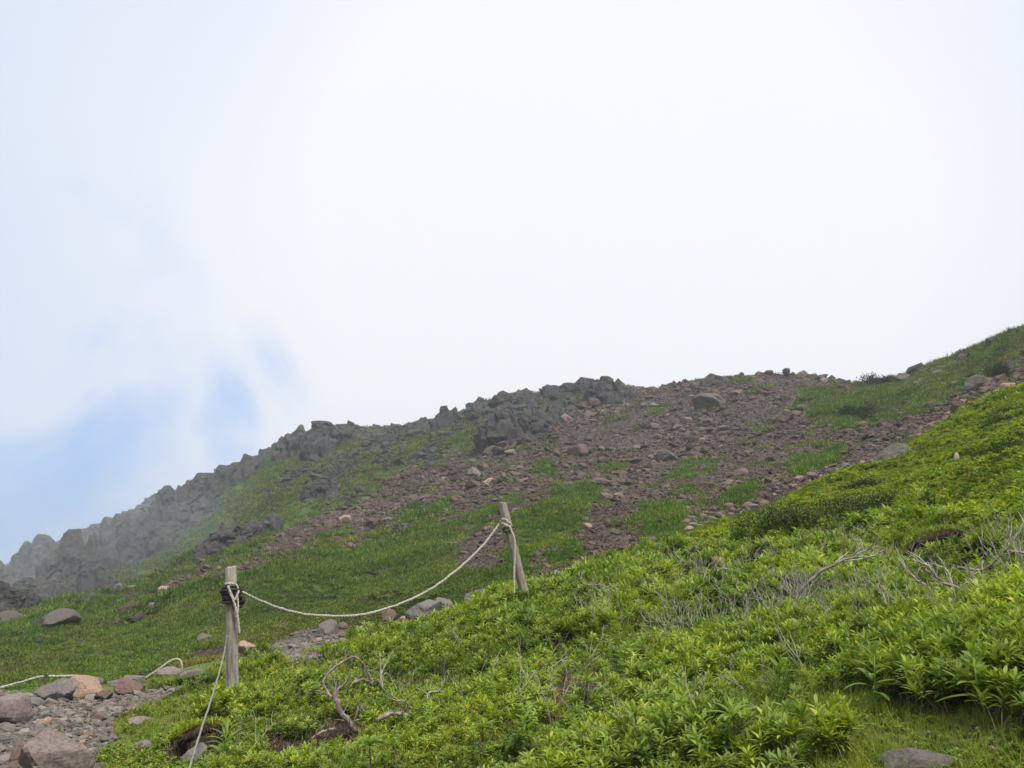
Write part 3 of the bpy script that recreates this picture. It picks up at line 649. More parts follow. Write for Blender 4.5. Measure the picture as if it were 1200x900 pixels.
x, y, z, r, g = sample(420000, -35, 35, 16, 260, 12)
zz = zones(x, y, z); cgk = zz['crag'][:]; keep = (zz['scree'] > g.uniform(.1, .8, len(x))) | (cgk*.8 > g.uniform(.1, 1.0, len(x))); x, y, z, r = x[keep], y[keep], z[keep], r[keep]; cgk = (cgk > zz['scree'])[keep]
n = len(x); sz = r*.0017*np.power(g.random(n), -.33); sz = np.minimum(sz, .011*r)*np.where(cgk, 1.4, 1)*np.clip(1+1.3*fbm2(x/4, y/7, 3, 103), .55, 2)
scl = np.stack([sz*g.uniform(.8, 1.5, n), sz*g.uniform(.8, 1.2, n), sz*g.uniform(.4, .9, n)], 1)
low = [rock_mesh('scree_piece', 600+k, 1, M['scree'], planes=8, rough=0) for k in range(8)]
lowc = [rock_mesh('crag_piece', 640+k, 1, M['crag'], planes=8, rough=0) for k in range(8)]
scatter('scree', 'mass of small reddish brown stones covering the scree slope', 'scree', np.stack([x, y, z+sz*.1], 1), np.stack([g.uniform(-.6, .6, n), g.uniform(-.6, .6, n), g.uniform(0, 6.3, n)], 1), scl, g.integers(0, 8, n)+np.where(cgk, 8, 0), low+lowc)
print('scree', n)

# path gravel: largest as things, rest as one mass
x, y, z, r, g = sample(260000, -54, 0, 2.6, 15, 13)
zz = zones(x, y, z); keep = (zz['gravel'] > g.uniform(.3, .9, len(x))) & (zz['soil'] < .4); x, y, z, r = x[keep], y[keep], z[keep], r[keep]
n = len(x); sz = .010*np.power(g.random(n), -.38)*np.clip(r/5, .8, 1.5); sz = np.minimum(sz, .085)
o_ = np.argsort(-sz/r); big, rest = o_[:150], o_[150:]
gpool = [rock_mesh('cobble', 700+k, 2, M['gravel'], planes=9, rough=.05) for k in range(10)]
for k in big:
    s = float(sz[k]); o = link('cobble', gpool[g.integers(10)], loc=(x[k], y[k], z[k]+s*.15), rot=(g.uniform(-.4, .4), g.uniform(-.4, .4), g.uniform(0, 6.28)), scale=(s*g.uniform(.9, 1.5), s, s*g.uniform(.5, .8)))
    tag(o, 'loose cobble among the finer gravel of the path', 'cobble', 'cobbles on the gravel path')
x, y, z, sz = x[rest], y[rest], z[rest], sz[rest]; n = len(x)
glow = [rock_mesh('gravel_piece', 620+k, 1, M['gravel'], planes=8, rough=0) for k in range(8)]
scatter('gravel', 'grey and brown gravel of the path at the lower left', 'gravel', np.stack([x, y, z+sz*.1], 1), np.stack([g.uniform(-.5, .5, n), g.uniform(-.5, .5, n), g.uniform(0, 6.3, n)], 1), np.stack([sz*1.2, sz, sz*.6], 1), g.integers(0, 8, n), glow)
print('gravel', n)

# ------------------------------------------------------------------ PLANTS
def leaf(L_, W_, arch=.4, fold=.25, n=4, az=0., el=.6, base=(0, 0, 0), twist=0.):
    """a lance-shaped leaf that bends over along its length, folded at the midrib"""
    t = np.linspace(0, 1, n+1); w = W_*np.power(np.sin(math.pi*np.clip(t*.93+.05, 0, 1)), .8); w[-1] = .0006
    ang = el - arch*t*1.6; dx = np.cumsum(np.r_[0, np.cos(ang[:-1])])*L_/n; dz = np.cumsum(np.r_[0, np.sin(ang[:-1])])*L_/n
    V = []
    for k in range(n+1):
        V += [(dx[k], -w[k]/2, dz[k]+fold*w[k]/2), (dx[k], 0, dz[k]), (dx[k], w[k]/2, dz[k]+fold*w[k]/2)]
    V = np.array(V); c, s = math.cos(az), math.sin(az)
    V = np.stack([V[:, 0]*c-V[:, 1]*s, V[:, 0]*s+V[:, 1]*c, V[:, 2]], 1)+np.array(base); F = []
    for k in range(n):
        a = k*3; F += [(a, a+3, a+4, a+1), (a+1, a+4, a+5, a+2)]
    return V, np.array(F)
def whorl(b, g, c, nl, L_, W_, e0=.25, e1=1.1, arch=.35):
    for k in range(nl):
        t = k/nl; a = k*2.39996+g.uniform(-.3, .3); el = e0+(e1-e0)*t+g.uniform(-.15, .15)
        b.add(*leaf(L_*g.uniform(.75, 1.1)*(1-.35*t), W_*g.uniform(.8, 1.15), arch*g.uniform(.5, 1.5), .25, 4, a, el, (c[0], c[1], c[2]-.004*(nl-k)/2)))
def shrub_mesh(name, seed, nst, h, L_, W_, nl, spread, leafm='leaf', stem='twig_brown', e0=.2, e1=1.15, arch=.35):
    g = random.Random(seed); b = MB(); s = MB()
    for k in range(nst):
        a = g.uniform(0, 6.28); d = spread*math.sqrt(g.random()); hh = h*g.uniform(.65, 1.1)
        top = (d*math.cos(a), d*math.sin(a), hh); mid = (top[0]*.45+g.uniform(-.01, .01), top[1]*.45, hh*.5)
        s.add(*tube([(0, 0, -.05), mid, top], [.0045, .0035, .0025], 4, cap=False))
        whorl(b, g, top, nl, L_, W_, e0, e1, arch)
        for q in range(3):
            t = g.uniform(.5, .9); b.add(*leaf(L_*.8, W_, .4, .2, 3, g.uniform(0, 6.28), g.uniform(0, .6), (top[0]*t, top[1]*t, hh*t)))
    nb = sum(len(f) for f in b.F); allb = MB(); allb.add(np.vstack(b.V), np.vstack(b.F)); allb.add(np.vstack(s.V), np.vstack(s.F))
    me = allb.mesh(name, M[leafm]); me.materials.append(M[stem]); mi = np.zeros(len(me.polygons), np.int32); mi[nb:] = 1; me.polygons.foreach_set('material_index', mi)
    return me, b, s
SH = [shrub_mesh('shrub_piece', 20+k, 3, .16, .084, .0135, 15, .075, e0=.2, e1=1.25, arch=.35)[0] for k in range(6)]
SH += [shrub_mesh('shrub_piece', 30+k, 2, .18, .09, .016, 14, .06, 'leaf_herb', e0=.0, e1=1.1, arch=.5)[0] for k in range(3)]
SH += [shrub_mesh('shrub_piece', 40+k, 4, .11, .035, .02, 9, .08, 'leaf_dark')[0] for k in range(3)]
def herb_mesh(seed, h=.24, L_=.1, W_=.022, n=16, m='leaf_herb'):
    g = random.Random(seed); b = MB(); 
    for k in range(n):
        t = k/n; b.add(*leaf(L_*(1-.5*t)*g.uniform(.8, 1.1), W_*(1-.3*t), .45, .25, 4, k*2.4, .1+.9*t, (0, 0, h*(.3+.7*t))))
    b.add(*tube([(0, 0, -.04), (0.005, 0, h*.5), (0, 0, h)], [.003, .0025, .002], 4, cap=False)); return b.mesh('herb_piece', M[m])
SH += [herb_mesh(60+k) for k in range(3)]
def tuft(seed, nb, h, spread, w, m, lean=.5, seg=3):
    g = random.Random(seed); b = MB()
    for k in range(nb):
        a = g.uniform(0, 6.28); d = spread*math.sqrt(g.random()); L_ = h*g.uniform(.5, 1.15); dirn = g.uniform(0, 6.28); ln = g.uniform(.1, lean)
        t = np.linspace(0, 1, seg+1); hor = L_*ln*t**2; ver = L_*t*(1-.35*ln*t); ww = w*(1-t*.93)
        cx, cy = d*math.cos(a)+hor*math.cos(dirn), d*math.sin(a)+hor*math.sin(dirn)
        ox, oy = -math.sin(dirn), math.cos(dirn); V = []
        for q in range(seg+1): V += [(cx[q]-ox*ww[q]/2, cy[q]-oy*ww[q]/2, ver[q]-.01), (cx[q]+ox*ww[q]/2, cy[q]+oy*ww[q]/2, ver[q]-.01)]
        b.add(V, [(2*q, 2*q+1, 2*q+3, 2*q+2) for q in range(seg)])
    return b.mesh('tuft_piece', M[m])
def dead_twigs(seed, n, h, m='twig'):
    g = random.Random(seed); b = MB()
    def grow(p, d, l, r, dep):
        pts = [p]; 
        for k in range(3):
            d = (d+Vector((g.uniform(-.35, .35), g.uniform(-.35, .35), g.uniform(-.2, .3)))).normalized(); p = p+d*l/3; pts.append(p)
        b.add(*tube(pts, [r, r*.85, r*.75, r*.6], 4, cap=False))
        if dep:
            for k in range(2+(g.random() < .4)): grow(pts[g.choice((2, 3))], (d+Vector((g.uniform(-.9, .9), g.uniform(-.9, .9), g.uniform(-.2, .6)))).normalized(), l*.65, r*.6, dep-1)
    for k in range(n): grow(Vector((g.uniform(-.04, .04), g.uniform(-.04, .04), -.02)), Vector((g.uniform(-.9, .9), g.uniform(-.9, .9), .7)).normalized(), h*.5, .0032, 2)
    return b.mesh('twig_piece', M[m])

SHRUB = [(250,930),(236,880),(262,838),(262,815),(300,782),(400,752),(480,730),(560,708),(640,690),(700,676),(760,668),(850,655),(900,648),(1230,600),(1230,815),(1100,815),(1000,815),(900,838),(850,880),(830,930)]
CLEAR = [[(636,772),(700,762),(760,790),(740,815),(700,850),(640,845)], [(330,868),(420,838),(430,872),(350,892)],[(1060,700),(1065,650),(1085,636),(1135,634),(1155,660),(1165,720),(1110,735),(1055,725)]]
x, y, z, r, g = sample(82000, -42, 64, 1.7, 17, 14)
px, py = proj(x, y, z); qx = px+40*fbm2(x*2, y*2, 3, 50); qy = py+45*fbm2(x*2, y*2, 3, 52)
cl = fbm2(x*1.1, y*1.1, 4, 60); zz = zones(x, y, z)
inside = inpoly(qx, qy, SHRUB) | ((np.degrees(np.arctan2(x, y)) > 30.5) & (px > 1200) & (r > 3.3) & (r < 12)) | (py > 905) & (px > 300) & (px < 840)
inside |= (g.random(len(x)) < np.clip(.02+.6*fbm2(x*2.6+5, y*2.6, 3, 55), 0, .22)) & (px > 790) & (py > 790)
for p in CLEAR: inside &= ~(inpoly(qx, qy, p) & (g.random(len(x)) < .88))
dens = np.clip(.6+cl*1.35, .06, 1)*np.clip(r/3.5, .3, 1)*1.0
keep = inside & (g.random(len(x)) < dens) & (zz['soil'] < .5) & (zz['gravel'] < .5) & (r < crest_r(x, y)+.6)
x, y, z, r, cl = x[keep], y[keep], z[keep], r[keep], cl[keep]; n = len(x); px, py = proj(x, y, z)
kindn = fbm2(x*.7+40, y*.7, 3, 71)+g.normal(0, .25, n)
idx = np.where(kindn > .28, g.integers(6, 9, n), np.where(kindn < -.36, g.integers(9, 12, n), np.where(g.random(n) < .07, g.integers(12, 15, n), g.integers(0, 6, n))))
sc = g.uniform(.75, 1.25, n)*np.clip(1+.5*cl, .6, 1.12)*np.clip(r/7.6, .6, 1.04)*np.where(px < 560, .76, 1)
tilt = .34
ordr = np.argsort(r+(g.random(n)*1.2)+np.where((px < 0) | (px > 1200) | (py > 900), 100, 0))
ind, rest = ordr[:170], ordr[170:]
# the nearest shrubs as things: foliage and stems
protos = []
for k in range(6):
    _, b_, s_ = shrub_mesh('leafy_shrub', 80+k, 3, .16, .086, .0145, 15, .075, e0=.25 if k % 2 else .4, e1=1.3, arch=.3)
    protos.append((b_.mesh('foliage', M['leaf']), s_.mesh('stem', M['twig_brown'])))
for k in ind:
    e = link('leafy_shrub', None, loc=(x[k], y[k], z[k]), rot=(g.uniform(-tilt, tilt), g.uniform(-tilt, tilt), g.uniform(0, 6.28)), scale=float(sc[k]))
    tag(e, 'low bright green shrub with leaves in whorls at its stem tips, near the camera', 'shrub', 'leafy shrubs of the near bank'); f_, s_ = protos[g.integers(6)]
    link('foliage', f_, e); link('stem', s_, e)
scatter('shrub_cover', 'dense cover of low leafy shrubs on the near bank', 'shrubs', np.stack([x, y, z], 1)[rest], np.stack([g.uniform(-tilt, tilt, n), g.uniform(-tilt, tilt, n), g.uniform(0, 6.28, n)], 1)[rest], np.repeat(sc[rest, None], 3, 1), idx[rest], SH)
print('shrubs', n)

# dead grey twigs among the shrubs
TW = [dead_twigs(90+k, 2, .3) for k in range(6)]
x, y, z, r, g = sample(7000, -34, 36, 3, 15, 15); px, py = proj(x, y, z)
tz = inpoly(px, py, [(640,690),(850,652),(1000,640),(1220,640),(1220,735),(980,750),(860,765),(700,745),(600,735)])
keep = (tz & (g.random(len(x)) < .24)) | (inpoly(px, py, SHRUB) & (g.random(len(x)) < .012)); keep &= r < crest_r(x, y)+.5
x, y, z, r = x[keep], y[keep], z[keep], r[keep]; n = len(x); s = g.uniform(.75, 1.35, n)
keep = ~inpoly(*proj(x, y, z), CLEAR[2]); x, y, z, s = x[keep], y[keep], z[keep], s[keep]; n = len(x)
scatter('dead_twigs', 'bleached grey dead twigs standing among the shrubs', 'twigs', np.stack([x, y, z], 1), np.stack([g.uniform(-.3, .3, n), g.uniform(-.3, .3, n), g.uniform(0, 6.28, n)], 1), np.repeat(s[:, None], 3, 1), g.integers(0, 6, n), TW)

# near grass and moss: thin blades
TN = [tuft(110+k, 20, .085, .05, .0042, 'grass_near', 1.3) for k in range(5)] + [tuft(118+k, 12, .11, .05, .003, 'straw', 1.0) for k in range(2)] + [shrub_mesh('turf_piece', 220+k, 3, .06, .04, .011, 9, .05, e0=.0, e1=.9)[0] for k in range(3)] + [shrub_mesh('turf_piece', 226, 2, .05, .035, .018, 6, .04, 'straw')[0]] + [tuft(230+k, 12, .19, .05, .0045, 'grass_near', 1.1) for k in range(2)]
x, y, z, r, g = sample(200000, -44, 64, 1.5, 13, 16); px, py = proj(x, y, z); zz = zones(x, y, z)
keep = (zz['gravel'] < .4) & (zz['soil'] < .55+.3*g.random(len(x))) & (r < crest_r(x, y)+np.where(px < 175, -.9, 1.5)) & ~(inpoly(px, py, SHRUB) & (g.random(len(x)) < .5))
x, y, z, r = x[keep], y[keep], z[keep], r[keep]; n = len(x); cl = fbm2(x*1.4, y*1.4, 3, 90); px, py = proj(x, y, z)
s = g.uniform(.35, 1.0, n)*np.clip(.8+.7*cl, .35, 1.5)*np.clip(r/5, .6, 1.3)
idx = np.where(g.random(n) < .12+.25*inpoly(px, py, CLEAR[0]), g.integers(5, 7, n), g.integers(0, 5, n)); q = g.random(n); pn = fbm2(x*2.2+9, y*2.2, 3, 99); q = np.where((px > 860) & (py > 790), q+.18, q); q = np.where(q > 1, np.where(q > 1.12, .97-.09*g.random(n), q-.15), q); idx = np.where(q < .5+.6*pn, g.integers(7, 10, n), idx); idx = np.where(q > .97, 10, idx); idx = np.where((q > .88) & (q < .97) & (fbm2(x*1.3, y*1.3, 3, 104) > -.1), g.integers(11, 13, n), idx)
scatter('bank_turf', 'short yellow-green grass and moss between the shrubs of the near bank', 'grass', np.stack([x, y, z], 1), np.stack([g.uniform(-.2, .2, n), g.uniform(-.2, .2, n), g.uniform(0, 6.28, n)], 1), np.repeat(s[:, None], 3, 1), idx, TN)
print('turf', n)

# tall grass strip and low leafy growth on the upper right bank
TB = [tuft(130+k, 34, .3, .22, .02, 'grass_bright', .9) for k in range(6)]
SMALL = [shrub_mesh('bush_piece', 140+k, 7, .16, .075, .03, 9, .18, 'leaf' if k % 2 else 'grass_bright')[0] for k in range(4)]
SMD = [shrub_mesh('bush_piece', 145+k, 9, .14, .06, .025, 9, .2, 'leaf_dark')[0] for k in range(2)] + [tuft(147, 34, .22, .22, .02, 'dry_grass', 1.1)]
x, y, z, r, g = sample(105000, -8, 64, 8, 33, 17); zz = zones(x, y, z); px, py = proj(x, y, z)
keep = (r < crest_r(x, y)+1.2) & (px > 640) & (zz['soil'] < .6) & (zz['gravel'] < .5) & ~inpoly(px, py, SHRUB)
x, y, z, r = x[keep], y[keep], z[keep], r[keep]; n = len(x); cl = fbm2(x*.5, y*.5, 4, 91); px, py = proj(x, y, z)
s = g.uniform(.5, 1.0, n)*np.clip(r/26, .4, .85)*np.clip(1+.5*cl, .5, 1.4)*np.clip(.4+(crest_r(x, y)-r)/5, .35, 1)
idx = np.where((cl+g.normal(0, .3, n) > -.12) & (px > 800), g.integers(6, 10, n), g.integers(0, 6, n)); c2 = fbm2(x*.9+20, y*.9, 4, 107)+g.normal(0, .12, n); idx = np.where(c2 > .36, g.integers(10, 12, n), idx); idx = np.where(c2 < -.42, 12, idx); s = s*np.where(idx > 5, 1.5, 1)
scatter('upper_bank_grass', 'bright green grass and small leaves covering the upper right bank', 'grass', np.stack([x, y, z], 1), np.stack([g.uniform(-.3, .1, n), g.uniform(-.3, .3, n), g.uniform(0, 6.28, n)], 1), np.repeat(s[:, None], 3, 1), idx, TB+SMALL+SMD)
print('upper', n)

# grass of the far slope
TF = [tuft(150+k, 40, .28, .34, .035, 'grass_far', 1.1, 2) for k in range(6)]
TFD = [shrub_mesh('dark_patch_piece', 170+k, 9, .16, .07, .03, 8, .3, 'leaf_dark')[0] for k in range(2)]  # dark clumps added in patches; their colour stands in for shading of the relief
TFS = [tuft(175+k, 34, .2, .34, .03, 'dry_grass', 1.2, 2) for k in range(2)]
TFB = [tuft(160+k, 44, .3, .34, .035, 'grass_fresh', 1.3, 2) for k in range(2)]
x, y, z, r, g = sample(250000, -44, 44, 11, 260, 18); zz = zones(x, y, z)
keep = ((zz['scree'] < g.uniform(.05, .75, len(x))) | ((fbm2(x/1.6, y/1.6, 3, 101) > .32) & (g.random(len(x)) < .35))) & (zz['crag']*.8 < g.uniform(.1, .9, len(x))) & (zz['gravel'] < .4) & (zz['soil'] < .6) & (r > crest_r(x, y)+np.where(x < -.36*y, 3.6, .8))
x, y, z, r = x[keep], y[keep], z[keep], r[keep]; n = len(x); cl = fbm2(x/5, y/5, 4, 95); px, py = proj(x, y, z)
s = g.uniform(.5, 1.1, n)*np.clip(r/38, .4, 2.0)*np.clip(1+.5*cl, .6, 1.5)
bright = soft(px, py, GREEN, 6) > .4
pa = fbm2(x/2.4, y/2.4, 4, 97)+g.normal(0, .12, n); pb = fbm2(x/3.5+50, y/3.5, 4, 98)+g.normal(0, .12, n)
idx = np.where(bright & (r < 60) & (g.random(n) < .75), g.integers(6, 8, n), g.integers(0, 6, n))
idx = np.where(pa > .34, g.integers(8, 10, n), idx); idx = np.where((pb > .33), g.integers(10, 12, n), idx)
idx = np.where((pb < -.12) & (r < 55) & (g.random(n) < .6), g.integers(6, 8, n), idx)
scatter('slope_grass', 'green grass covering the far slope', 'grass', np.stack([x, y, z], 1), np.stack([g.uniform(-.1, .3, n), g.uniform(-.2, .2, n), g.uniform(0, 6.28, n)], 1), np.stack([s, s, s*np.clip(14/r+.25, .3, .8)*np.clip(r/30, .5, 1)], 1), idx, TF+TFB+TFD+TFS)
print('slope grass', n)

# leafy plants that stand out, leaf by leaf
LEAFS = {}
def plant(px, py, h, L_, W_, n, label, style='herb', seed=0, mk='leaf_herb'):
    p, r = ground(px, py); g = random.Random(seed)
    e = link('leafy_plant', None, loc=p, rot=(g.uniform(-.15, .15), g.uniform(-.15, .15), g.uniform(0, 6.28))); tag(e, label, 'plant')
    b = MB(); b.add(*tube([(0, 0, -.05), (.008, .004, h*.5), (0, 0, h)], [.004, .0035, .0025], 5)); link('stem', b.mesh('stem', M['leaf_herb' if style == 'herb' else 'twig_brown']), e)
    key = (round(L_, 3), round(W_, 3), style, mk)
    if key not in LEAFS:
        LEAFS[key] = []
        for k, ar in enumerate((.35, .5, .7)):
            V, F = leaf(L_, W_, ar, .3, 5, 0, .0); bb = MB(); bb.add(V, F); LEAFS[key].append(bb.mesh('leaf', M[mk]))
    for k in range(n):
        t = k/n; zf = (.35+.65*t) if style == 'herb' else 1-.03*(1-t); el = (.15+.95*t) if style == 'herb' else (.15+1.0*t)
        link('leaf', LEAFS[key][k % 3], e, loc=(0, 0, h*zf), rot=(g.uniform(-.2, .2), -el+g.uniform(-.15, .15), k*2.4+g.uniform(-.2, .2)), scale=(1-.45*t)*g.uniform(.85, 1.1))
PLANTS = [
 (1160,850,.22,.13,.03,15,'large pale green leafy plant near the bottom right edge'),
 (1022,838,.2,.12,.026,14,'pale green plant with drooping lance leaves in front of the dark hollow'),
 (908,832,.2,.14,.04,11,'broad-leaved pale plant left of the dark hollow at lower right'),
 (1092,800,.2,.1,.022,14,'upright leafy plant above the grassy lower right corner'),
 (262,900,.16,.16,.018,22,'spiky tuft of long narrow leaves right of the guy rope'),
 (432,925,.16,.1,.028,15,'pale leafy rosette at the bottom edge below the dead root'),
 (330,925,.12,.09,.024,12,'small pale rosette at the bottom edge left of the dead root'),
 (560,905,.16,.1,.024,15,'bright rosette at the bottom edge right of the dead root'),
 (805,870,.2,.11,.022,16,'tall leafy plant at the bottom centre right'),
 (690,850,.17,.1,.02,16,'leafy plant standing at the right edge of the brown clearing'),
 (615,890,.16,.09,.022,14,'rosette shrub just below the brown clearing'),
 (745,905,.18,.11,.022,16,'leafy plant at the bottom edge below the brown clearing'),
 (505,870,.16,.09,.022,14,'rosette shrub right of the short dead root'),
 (860,905,.16,.12,.02,15,'narrow-leaved plant at the bottom edge left of the flat grey stone'),
]
for k, a in enumerate(PLANTS): plant(*a, style='herb' if k % 2 == 0 or k < 5 else 'whorl', seed=k)

# dark shrubs and creeping pines
def bush(name, px, py, w, h0, mk, label, cat, seed, leafL, leafW, nleaf, group=None, depth=.8):
    h = h0*1.35; p, r = ground(px, py); s = scale_at(p); W, Hh = w*s, h*s; g = random.Random(seed); L_, Wd = leafL*s, leafW*s; b = MB(); b2 = MB(); st = MB()
    e = link(name, None, loc=p); tag(e, label, cat, group)
    lobes = [(g.uniform(-.38, .38), g.uniform(-.3, .3), g.uniform(.22, .4)) for _ in range(9)]
    for k in range(nleaf):
        lx, ly, lr = g.choice(lobes); th = g.uniform(0, 6.28); ph = math.acos(g.uniform(-.1, 1)); q = g.uniform(.6, 1.0)
        hx = 1-.8*(lx*1.3)**2
        cx, cy, cz = (lx+lr*q*math.sin(ph)*math.cos(th))*W, (ly+lr*q*math.sin(ph)*math.sin(th))*W*depth, (lr*q*math.cos(ph)*1.9+.22)*Hh*hx
        (b2 if cz > .95*Hh*g.uniform(.75, 1.6) else b).add(*leaf(L_*g.uniform(.5, 1.2), Wd*g.uniform(.7, 1.2), .3, .2, 2, g.uniform(0, 6.28), g.uniform(-.5, 1.1), (cx, cy, cz)))
    for k in range(14):
        lx, ly, lr = g.choice(lobes); st.add(*tube([(0, 0, -.1*Hh), (lx*W*.6, ly*W*.6*depth, Hh*.3), (lx*W, ly*W*depth, Hh*(.45+lr))], [.012*Hh*4, .03*Hh, .012*Hh], 4, cap=False))
    link('foliage', b.mesh('foliage', M[mk]), e); link('stem', st.mesh('stem', M['twig_brown']), e)
    if b2.V: o = link('top_leaves', b2.mesh('top_leaves', M['grass_bright' if mk != 'conifer' else 'leaf_dark']), e)  # some leaves near the top, in a second green
bush('dark_shrub', 955, 634, 150, 46, 'leaf_dark', 'wide dark green shrub on the upper bank right of the scree foot', 'shrub', 1, 5, 2.0, 7000)
bush('dark_shrub', 1035, 608, 110, 30, 'leaf_dark', 'dark green shrub behind and right of the widest dark shrub', 'shrub', 2, 5, 2, 4500)
bush('dark_shrub', 1025, 577, 50, 16, 'leaf_dark', 'small dark shrub higher up the right bank', 'shrub', 3, 4, 1.6, 1800)
bush('creeping_pine', 1002, 491, 40, 15, 'conifer', 'dark creeping pine in the grassy saddle below the right skyline', 'pine', 4, 2.6, .9, 2200)
bush('creeping_pine', 1172, 448, 30, 24, 'conifer', 'small dark pine on the grassy right slope', 'pine', 5, 2.8, .9, 2200)
bush('creeping_pine', 1019, 452, 24, 13, 'conifer', 'low dark pine on the saddle of the right skyline', 'pine', 6, 3.4, 1, 600)
bush('creeping_pine', 1042, 450, 24, 9, 'conifer', 'second low pine on the saddle of the right skyline, further right', 'pine', 7, 3.4, 1, 500)
bush('dark_shrub', 845, 650, 70, 18, 'leaf', 'patchy shrub at the brown eroded edge left of the widest dark shrub', 'shrub', 8, 5, 2.2, 1800)
bush('dark_shrub', 1180, 500, 60, 12, 'leaf_dark', 'flat dark shrub near the right edge of the upper bank', 'shrub', 9, 4, 1.6, 1500)
bush('dark_shrub', 1175, 565, 70, 14, 'leaf_dark', 'low dark shrub at the right edge beyond the pale stump', 'shrub', 10, 4.5, 1.8, 1800)

# ------------------------------------------------------------------ DEAD WOOD
def branch(name, label, strands, mk, cat='branch', px_r=None, lift=0.0, parts=True):
    """strands: list of (list of (px,py,height above the ground), r0, r1)"""
    root = None; first = ground(*strands[0][0][0][:2])[0]
    e = link(name, None, loc=first); tag(e, label, cat)
    for k, (pts, r0, r1) in enumerate(strands):
        if len(pts[0]) == 3: # all points at the same distance as the foot
            P = []
            base, rr = ground(pts[0][0], pts[0][1]) if k == 0 or px_r is None else (None, px_r)
            if px_r: rr = px_r
            for (a, b, dr) in pts: P.append(at(a, b, rr+dr)-first)
        P = smooth_path(P, 5); n = len(P); g = random.Random(k+len(label))
        P = [p+Vector((g.uniform(-1, 1), g.uniform(-1, 1), g.uniform(-1, 1)))*r0*.35 for p in P]
        V, F = tube(P, np.linspace(r0, r1, n), 8 if r0 > .01 else 5, .08, k)
        b = MB(); b.add(V, F); link('limb' if k == 0 else 'twig', b.mesh('limb', M['limb' if k == 0 and mk == 'twig' else mk]), e)
    fine = MB(); g = random.Random(len(label)*7); r0 = strands[0][1]; n = 0
    for pts, ra, rb in strands:
        P = [at(a, b, (px_r or 8)+dr)-first for (a, b, dr) in pts]
        for i in range(len(P)-1):
            for q in range(2):
                o_ = P[i].lerp(P[i+1], g.random()); dn = ((P[i+1]-P[i]).normalized()*.6+Vector((g.uniform(-.8, .8), g.uniform(-.8, .8), g.uniform(-.2, 1)))).normalized(); l = g.uniform(.03, .11)
                m1 = o_+dn*l*.5; m2 = m1+(dn+Vector((g.uniform(-.5, .5), 0, g.uniform(-.3, .6)))).normalized()*l*.5
                fine.add(*tube([o_, m1, m2], [min(rb, .003), .0022, .0012], 4, cap=False))
                fine.add(*tube([m1, m1+Vector((g.uniform(-.03, .03), g.uniform(-.03, .03), .03))], [.0016, .001], 3, cap=False))
    link('fine_twigs', fine.mesh('fine_twigs', M[mk]), e)['kind'] = 'stuff'
    return e
_, RD = ground(395, 850)
RD -= .18
branch('dead_root', 'twisted grey dead root arching out of the soil in front of the left post', [
 ([(440,868,0),(420,858,-.02),(408,846,-.05),(396,826,-.06),(392,812,-.03)], .019, .013),
 ([(392,818,-.03),(384,812,0),(379,800,.02),(384,790,.02),(398,778,.02),(413,770,.02),(424,776,.02),(432,790,.03),(438,802,.05)], .0075, .007),
 ([(415,800,0),(425,796,.03),(437,802,.03)], .008, .004), ([(412,858,-.04),(416,842,-.05),(420,828,-.05)], .007, .004), ([(424,845,-.04),(428,834,-.04),(424,830,-.05)], .005, .003),
 ([(392,812,0),(398,806,.0),(405,800,.02)], .009, .005)], 'root', 'root', px_r=RD)
_, RD = ground(460, 852); RD -= .3
branch('dead_root', 'short pale dead root lying right of the twisted root', [([(441,845,-.05),(452,839,-.06),(465,836,-.05),(478,838,0),(484,842,.03)], .012, .007),([(470,836,-.02),(478,828,-.03),(474,822,-.05),(462,821,-.05)], .005, .003),([(478,828,0),(488,832,0)], .004, .002)], 'root', 'root', px_r=RD)
branch('dead_root', 'small broken root with a white tip in the dark soil left of the twisted root', [([(365,866,0),(378,858,-.03),(392,854,-.05)], .009, .006)], 'root', 'root', px_r=ground(375, 872)[1]-.05)
_, RD = ground(930, 705); RD -= .45
branch('dead_branch', 'long forked dead branch leaning up to the right in the middle of the bank', [
 ([(928,704,0),(944,686,0),(962,670,0),(985,658,.05),(1005,652,.1)], .012, .007),
 ([(985,658,.05),(1010,655,.1),(1033,650,.15)], .006, .003),([(1000,652,.1),(1016,644,.1),(1030,640,.15)], .006, .003),([(978,660,.05),(995,646,.1),(1003,636,.1)], .005, .002),
 ([(995,654,.1),(1010,640,.1),(1008,632,.1)], .006, .003),([(1016,645,.1),(1028,632,.1)], .005, .002),([(1005,652,.1),(1022,652,.1),(1036,644,.1)], .006, .002)], 'twig', px_r=RD)
_, RD = ground(1150, 715); RD -= .45
branch('dead_branch', 'dead branch with pale forks below the peat overhang on the right', [
 ([(1152,714,0),(1135,697,0),(1115,686,0),(1098,678,0),(1085,668,0)], .010, .006),
 ([(1098,678,0),(1090,664,0),(1068,656,0)], .006, .003),([(1085,686,0),(1075,680,0),(1062,668,0),(1056,658,0)], .006, .003),([(1150,712,0),(1138,712,0),(1122,706,0),(1105,710,0)], .005, .003),([(1115,686,0),(1112,672,0),(1105,664,0)], .006, .003)], 'twig', px_r=RD)
_, RD = ground(1150, 690); RD -= .5
branch('dead_branch', 'thin dead branch reaching up to the right edge beside the peat overhang', [
 ([(1122,665,0),(1150,668,0),(1168,655,0),(1185,636,0),(1200,612,.1)], .007, .004),([(1168,655,0),(1180,646,0),(1202,648,0)], .007, .003),([(1150,668,0),(1140,674,0)], .006, .003),([(1185,636,0),(1182,622,0)], .005, .002)], 'twig', px_r=RD)
_, RD = ground(860, 690); RD -= .5
